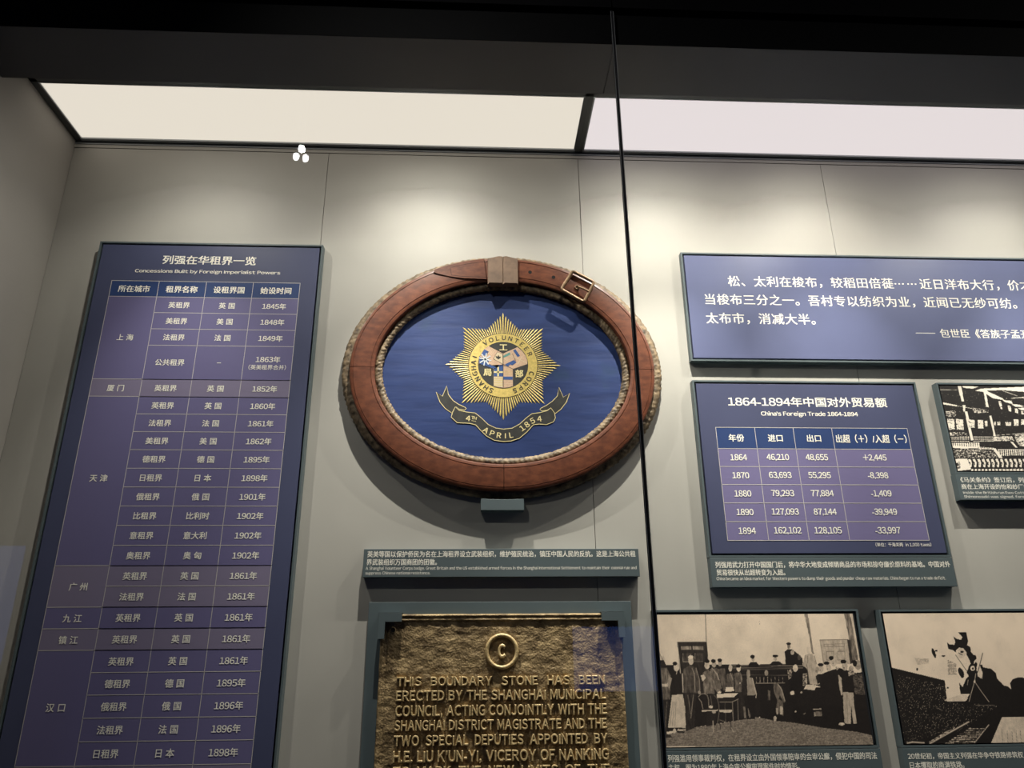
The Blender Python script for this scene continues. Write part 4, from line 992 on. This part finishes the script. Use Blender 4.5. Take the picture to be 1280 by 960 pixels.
# buckle
def rounded(c, r, n=5):
    out = []
    for i in range(len(c)):
        p = Vector(c[i]); a = (Vector(c[i-1])-p).normalized(); q = (Vector(c[(i+1) % len(c)])-p).normalized()
        for k in range(n+1): u = k/n; s = p+a*r; e_ = p+q*r; out.append(tuple(s*(1-u)**2+p*2*u*(1-u)+e_*u*u))
    return out
b = MB(); cc = [(.2236, 2.4150), (.2740, 2.3860), (.2470, 2.3330), (.1945, 2.3655)]
b.tube([(x, WALL_Y-.0375, z) for x, z in rounded(cc, .007)], .0040, 'brass', True, 12); b.build('buckle_frame', t, smooth=60, label='square brass buckle')
b = MB(); b.tube([(.2360, WALL_Y-.0320, 2.3742), (.2385, WALL_Y-.0375, 2.3728), (.2450, WALL_Y-.0405, 2.3680), (.2560, WALL_Y-.0415, 2.3615), (.2600, WALL_Y-.0405, 2.3590)], .0024, 'brass', False, 10)
b.tube([(.2335+.0045*math.cos(a), WALL_Y-.0330, 2.3745+.0045*math.sin(a)) for a in np.linspace(0, 2*math.pi, 13)[:-1]], .0016, 'brass', True, 8); b.build('buckle_prong', t, smooth=60)
# ---- crest
EX, EZ, RT = .0583, 2.185, .1318
b = MB(); D = .0050; pts = []
def star_r(th):
    th = (th+math.pi/8) % (math.pi/4)-math.pi/8; tip = Vector((RT, 0)); nt = Vector((RT*.755*math.cos(math.pi/8), RT*.755*math.sin(math.pi/8)))
    dx, dz = nt.x-tip.x, nt.y-tip.y; a = abs(th); return (tip.x*dz-tip.y*dx)/(dz*math.cos(a)-dx*math.sin(a))
for k in range(16):
    r = RT*.97 if k % 2 == 0 else RT*.74; pts.append((EX+r*math.cos(k*math.pi/8), EZ+r*math.sin(k*math.pi/8)))
b.flat(pts, D+EPS, 'inkblue'); b.build('star_ground', cv)
b = MB(); NR = 112
for k in range(NR):
    th = 2*math.pi*(k)/NR; r1 = star_r(th)*(1.0 if k % 14 else 1.01); r0 = .076; hw = math.pi/NR*.60
    wt = hw*r1*.72; w0 = hw*r0*1.05; c, s = math.cos(th), math.sin(th)
    P4 = [(r0, -w0), (r1-.006, -wt), (r1, 0), (r1-.006, wt), (r0, w0)]
    z0_ = [(EX+a*c-q_*s, EZ+a*s+q_*c) for a, q_ in P4]; k0 = len(b.v)
    # each ray is a shallow ridge
    b.add([(x, WALL_Y-D-2*EPS, z) for x, z in z0_]+[(EX+r0*c, WALL_Y-D-.0012, EZ+r0*s), (EX+(r1-.006)*c, WALL_Y-D-.0012, EZ+(r1-.006)*s)], [(0, 1, 6, 5), (5, 6, 3, 4), (1, 2, 6), (2, 3, 6), (0, 5, 4)], 'gold')
rr = b.build('star_rays', cv); rr['kind'] = 'stuff'; rr['label'] = 'gilded rays of the eight-pointed star'
def circ(r, n=96): return [(EX+r*math.cos(2*math.pi*i/n), EZ+r*math.sin(2*math.pi*i/n)) for i in range(n)]
b = MB(); b.flat(circ(.0800), D+5*EPS, 'ink'); b.flat(circ(.0788), D+6*EPS, 'gold'); b.flat(circ(.0578), D+7*EPS, 'ink'); b.build('motto_ring', cv)
e = D+8*EPS; RL = .0682
def ring(s, a0, a1, size):
    b = MB()
    for i, ch in enumerate(s):
        if ch == ' ': continue
        th = math.radians(a0+(a1-a0)*i/(len(s)-1)); text_at(b, ch, EX+RL*math.cos(th), EZ+RL*math.sin(th), size, e, 'ink', .020, rot=th-math.pi/2, sx=.95)
    b.build('motto_word', cv)
ring('SHANGHAI', -113.6, -196.5, .0150); ring('VOLUNTEER', 127, 24, .0150); ring('CORPS', -17.5, -67, .0150)
def EE(*v): return [(EX+(v[i]-528)*.0003455, EZ-(v[i+1]-405)*.000373) for i in range(0, len(v), 2)]
b = MB(); e1 = D+8*EPS; e2 = D+9*EPS; e3 = D+10*EPS; e4 = D+11*EPS
for v in ((465, 430, 528, 402, 592, 430, 592, 545, 560, 553, 528, 556, 495, 553, 465, 545), (528, 402, 528, 330, 430, 280, 405, 300, 385, 325, 368, 365, 366, 398, 465, 432), (528, 402, 528, 330, 625, 285, 655, 310, 680, 345, 690, 375, 690, 398, 592, 432)): b.flat(EE(*v), e1, 'peach')
b.flat(EE(466, 430, 527, 404, 527, 482, 466, 482), e2, 'fblue'); b.flat(EE(466, 448, 527, 448, 527, 459, 466, 459), e3, 'goldpale'); b.flat(EE(489, 422, 500, 417, 500, 482, 489, 482), e3, 'goldpale')
b.flat(EE(466, 486, 526, 486, 526, 554, 466, 544), e2, 'cream'); b.flat(EE(530, 482, 591, 482, 591, 503, 530, 503), e2, 'fblue')
for y in (497, 510, 524, 538): b.stroke(EE(467, y, 526, y), .0010, e3, 'gold')
for y in (436, 452, 468): b.stroke(EE(531, y, 590, y), .0008, e2, 'gold')
for y in (515, 530, 543): b.stroke(EE(531, y, 590, y), .0008, e2, 'cream')
b.flat(EE(490, 318, 526, 335, 526, 400, 463, 366), e2, 'cream'); b.stroke(EE(490, 318, 526, 335, 526, 400, 463, 366), .0010, e3, 'ink', True)
b.flat(EE(478, 345, 490, 352, 497, 338, 503, 352, 515, 350, 508, 362, 500, 366, 496, 372, 488, 362, 480, 358), e3, 'ink')
b.flat(EE(402, 302, 432, 318, 412, 350, 384, 334), e2, 'fblue'); b.flat(EE(368, 350, 470, 398, 462, 430, 368, 398), e2, 'fblue'); b.flat(EE(440, 372, 505, 402, 488, 424, 425, 396), e3, 'peach'); b.flat(EE(455, 408, 527, 404, 500, 418, 466, 432), e3, 'fblue')
for k in range(4): b.stroke(EE(440+k*12, 296+k*2, 418+k*10, 330+k*4), .0008, e2, 'cream')
for k in range(8):
    a = k*math.pi/4+.2; b.stroke(EE(408, 370, 408+42*math.cos(a), 370+42*math.sin(a)), .0028, e4, 'pale')
b.flat(EE(530, 345, 572, 320, 578, 336, 532, 358), e2, 'fteal')
b.flat(EE(595, 308, 612, 300, 642, 345, 625, 352), e2, 'fblue'); b.flat(EE(540, 402, 600, 372, 618, 388, 590, 408, 575, 402, 560, 418), e2, 'fblue')
for k in range(3): b.stroke(EE(535, 366+k*9, 590, 342+k*9), .0008, e2, 'cream')
b.stroke(EE(600, 350, 688, 392), .0016, e2, 'cream'); b.stroke(EE(655, 345, 625, 402), .0016, e2, 'cream'); b.stroke(EE(590, 330, 612, 378), .0009, e3, 'ink')
b.stroke(EE(528, 402, 528, 330), .0012, e4, 'ink'); b.stroke(EE(528, 402, 465, 432), .0010, e4, 'ink'); b.stroke(EE(528, 402, 592, 432), .0010, e4, 'ink'); b.stroke(EE(528, 402, 528, 554), .0010, e4, 'ink')
for ch, x, y in (('工', 530, 288), ('部', 635, 462), ('局', 424, 456)):
    c = EE(x, y)[0]; text_at(b, ch, c[0], c[1], .0195, e2, 'goldpale', .03)
b.build('centre_roundel', cv, label='small flags in three arms on black')
# ribbon
body = [215, 680, 240, 702, 290, 712, 345, 718, 385, 748, 430, 790, 480, 812, 530, 818, 585, 812, 635, 785, 680, 745, 715, 720, 770, 712, 815, 700, 840, 682, 862, 712, 868, 745, 855, 770, 810, 788, 760, 785, 722, 790, 680, 835, 630, 875, 575, 892, 530, 895, 470, 888, 420, 862, 380, 825, 350, 793, 310, 783, 230, 780, 190, 745, 200, 710]
tl = [88, 585, 130, 612, 157, 545, 168, 600, 200, 640, 240, 665, 280, 682, 287, 690, 275, 700, 240, 694, 222, 680, 195, 720, 150, 690, 115, 650]
tr_ = [967, 587, 924, 612, 897, 548, 885, 605, 850, 640, 812, 665, 775, 684, 768, 692, 780, 702, 815, 697, 838, 682, 862, 722, 905, 690, 943, 645]
b = MB()
for v in (tl, tr_): b.flat(EE(*v), D+2*EPS, 'ink'); b.stroke(EE(*v), .0014, D+3*EPS, 'goldpale', True)
b.flat(EE(*body), D+4*EPS, 'ink'); b.stroke(EE(*body), .0014, D+5*EPS, 'goldpale', True); b.build('ribbon', cv, label='black ribbon with gold edge')
b = MB(); e = D+6*EPS
for ch, x, y, rt_, sz in (('4', 300, 752, -6, .0165), ('T', 330, 748, -8, .0095), ('H', 346, 751, -12, .0095), ('A', 415, 826, -34, .0165), ('P', 456, 845, -20, .0165), ('R', 500, 857, -8, .0165), ('I', 541, 860, 0, .0165), ('L', 578, 855, 10, .0165), ('1', 650, 811, 38, .0170), ('8', 681, 789, 36, .0170), ('5', 718, 765, 28, .0170), ('4', 763, 752, 8, .0170)):
    c = EE(x, y)[0]; text_at(b, ch, c[0], c[1], sz, e, 'goldpale', .022, rot=math.radians(rt_))
b.stroke(EE(322, 766, 352, 772), .0010, e, 'goldpale'); b.build('ribbon_lettering', cv)

# ---- small rest bracket that carries the badge
g = MB(); g.prism([(.0090, 1.8458), (.1010, 1.8458), (.1010, 1.8706)]+[(.1010-.092*k/8, 1.8706-.0016*math.sin(math.pi*k/8)) for k in range(1, 8)]+[(.0090, 1.8706)], 0, .0245, 'teal', cham=.0006)
o = g.build('rest_bracket'); o['label'] = 'small slate-grey rest bracket under the bottom of the oval badge'; o['category'] = 'bracket'

# ================================================================== BOUNDARY PLAQUE
t = thing('backing_board', 'slate-grey backing board behind the cast boundary plaque', 'backing board', (.052, WALL_Y, 1.10))
g = MB(); g.box(-.2170, .3205, 1.10, 1.6598, 0, .0118, 'teal'); g.build('board', t, bevel=.0006)
def corner(sx, x):    # L-shaped clip: x = outer edge, sx = +1 towards the right
    q = [(x, 1.5885), (x+sx*.0125, 1.5885), (x+sx*.0135, 1.6205), (x+sx*.0460, 1.6205), (x+sx*.0460, 1.6376), (x, 1.6376)]
    g = MB(); g.prism(q, .0285, .0352, 'teal', cham=.0005); a, c = sorted((x, x+sx*.0015)); g.box(a, c, 1.5885, 1.6376, .0118, .0285, 'teal')
    a, c = sorted((x, x+sx*.0460)); g.box(a, c, 1.6378, 1.6387, .0118, .0352, 'teal'); return g
corner(1, -.1932).build('corner_bracket', t); corner(-1, .3008).build('corner_bracket', t)
t = thing('boundary_plaque', 'weathered cast bronze boundary plaque with raised English lettering', 'plaque', (.052, WALL_Y-.02, 1.12))
X0, X1, Z0, Z1 = -.1900, .2972, 1.12, 1.6362
b = MB(); nx, nz = 300, 300; vs = []; fs = []
for j in range(nz+1):
    z = Z0+(Z1-Z0)*j/nz
    for i in range(nx+1):
        x = X0+(X1-X0)*i/nx; u = min(x-X0, X1-x); v = Z1-z
        h = .0205+.0011*noise.fractal(Vector((x*55, 0, z*75)), 1, 2, 5)+.0009*noise.noise(Vector((x*22, 3, z*30)))
        if v < .017: h += .0038*max(0, math.sin(min(1, v/.0075)*math.pi))**.5 if v < .0075 else .0030*max(0, math.sin((v-.0075)/.0085*math.pi)) if v < .016 else 0
        if u < .008: h += .0018*math.sin(u/.008*math.pi)
        if .012 < u < .015: h -= .0010
        if i in (0, nx) or j in (0, nz): h = .0125
        vs.append((x+(.0012*noise.noise(Vector((0, 7, z*40))) if i in (0, nx) else 0), WALL_Y-h, z))
for j in range(nz):
    for i in range(nx): a = j*(nx+1)+i; fs.append((a, a+1, a+nx+2, a+nx+1))
b.add(vs, fs, 'bronze'); b.box(X0+.001, X1-.001, Z0+.001, Z1-.001, .0122, .0180, 'bronze'); cast = b.build('cast_plate', t, smooth=80)
for hx in (-.1650, .2712):
    b = MB(); b.tube([(hx+.0050*math.cos(a), WALL_Y-.0215, 1.6052+.0050*math.sin(a)) for a in np.linspace(0, 2*math.pi, 17)[:-1]], .0011, 'bronze', True, 8)
    b.prism([(hx+.0046*math.cos(a), 1.6052+.0046*math.sin(a)) for a in np.linspace(0, 2*math.pi, 17)[:-1]], .018, .0226, 'hole'); b.build('screw_hole', cast)
b = MB(); mx_, mz_ = .0530, 1.5640
b.tube([(mx_+.0300*math.cos(a), WALL_Y-.0235, mz_+.0303*math.sin(a)) for a in np.linspace(0, 2*math.pi, 65)[:-1]], .0038, 'bronzehi', True, 10)
v, f = glyphs('C', 1, .10, .075); a0, a1, c0, c1 = bbox(v)
b.add([(mx_-.0002+(p[0]-(a0+a1)/2)*.0200, WALL_Y-.0235-p[2]*.03, mz_+(p[1]-(c0+c1)/2)*.031) for p in v], f, 'bronzehi'); b.build('medallion', cast, smooth=50)
LN = [('THIS BOUNDARY STONE HAS BEEN', -.1528, .2570, 1.5005, 1.5180), ('ERECTED BY THE SHANGHAI MUNICIPAL', -.1529, .2571, 1.4738, 1.4930), ('COUNCIL, ACTING CONJOINTLY WITH THE', -.1532, .2580, 1.4475, 1.4665), ('SHANGHAI DISTRICT MAGISTRATE AND THE', -.1540, .2565, 1.4212, 1.4402), ('TWO SPECIAL DEPUTIES APPOINTED BY', -.1538, .2565, 1.3948, 1.4138), ("H.E. LIU K'UN-YI, VICEROY OF NANKING", -.1541, .2577, 1.3680, 1.3870), ('TO MARK THE NEW LIMITS OF THE', -.1530, .2578, 1.3412, 1.3602)]
for s, xa, xb, za, zb in LN:
    b = MB(); v, f = glyphs(s, 1, .10, .035, .85 if 'STONE' in s else .6 if 'TWO' in s or 'LIMITS' in s else .33); a0, a1, c0, c1 = bbox(v); cz = -.09*0
    if ',' in s: c0 = 0
    b.add([(xa+(p[0]-a0)/(a1-a0)*(xb-xa), WALL_Y-.0228-p[2]*.030, za+(p[1]-c0)/(c1-c0)*(zb-za)) for p in v], f, 'bronzehi'); b.build('raised_lettering', cast, smooth=40)

# ================================================================== GALLERY BEHIND THE VIEWER (seen in the glass)
for x, y, z, p_ in GAL:
    left = x < 0
    t = thing('track_spotlight', ('three-lens gallery spotlight reflected in the glass above the concessions table' if left else 'second three-lens gallery spotlight, behind the viewer to the right'), 'spotlight', (x, y, 3.5))
    dY = WALL_Y-y
    b = MB(); b.box(x-.02, x+.02, 3.46, 3.5, dY-.06, dY+.06, 'black'); b.tube([(x, y, 3.46), (x, y, z+.02)], .008, 'black'); b.build('stem', t)
    aim = (Vector((0, 1.17, 2.56))-Vector((x, y, z))).normalized(); u = aim.cross(Vector((0, 0, 1))).normalized(); v = u.cross(aim)
    for k in range(3):
        a = math.radians(100+120*k); c = Vector((x, y, z))+u*(.0185*math.cos(a))+v*(.0185*math.sin(a))
        b = MB(); b.tube([tuple(c-aim*.05), tuple(c-aim*.001)], .017, 'black', False, 20); b.build('lamp_head', t, smooth=40)
        b = MB(); n = 20; vs = [tuple(c+aim*.0030+u*(.0118*math.cos(2*math.pi*i/n))+v*(.0140*math.sin(2*math.pi*i/n))) for i in range(n)]
        b.add(vs, [tuple(range(n))], 'lens'); b.build('lens', t)
for x0, x1, z0, z1, y, lab in ((.66, 1.22, 1.34, 1.75, -3.0, 'blue-lit wall screen behind the viewer, right of the two'), (-3.55, -3.08, .95, 2.30, -3.0, 'blue-lit wall screen behind the viewer, left of the two')):
    t = thing('wall_screen', lab, 'screen', ((x0+x1)/2, y, z0)); d = WALL_Y-y
    b = MB(); b.box(x0-.02, x1+.02, z0-.02, z1+.02, d, d+.05, 'black'); b.build('housing', t)
    b = MB(); b.add([(x0, y+.001, z0), (x1, y+.001, z0), (x1, y+.001, z1), (x0, y+.001, z1)], [(0, 1, 2, 3)], 'screen'); b.build('display', t)

for o in bpy.data.objects:
    if '_loc' in o: del o['_loc']
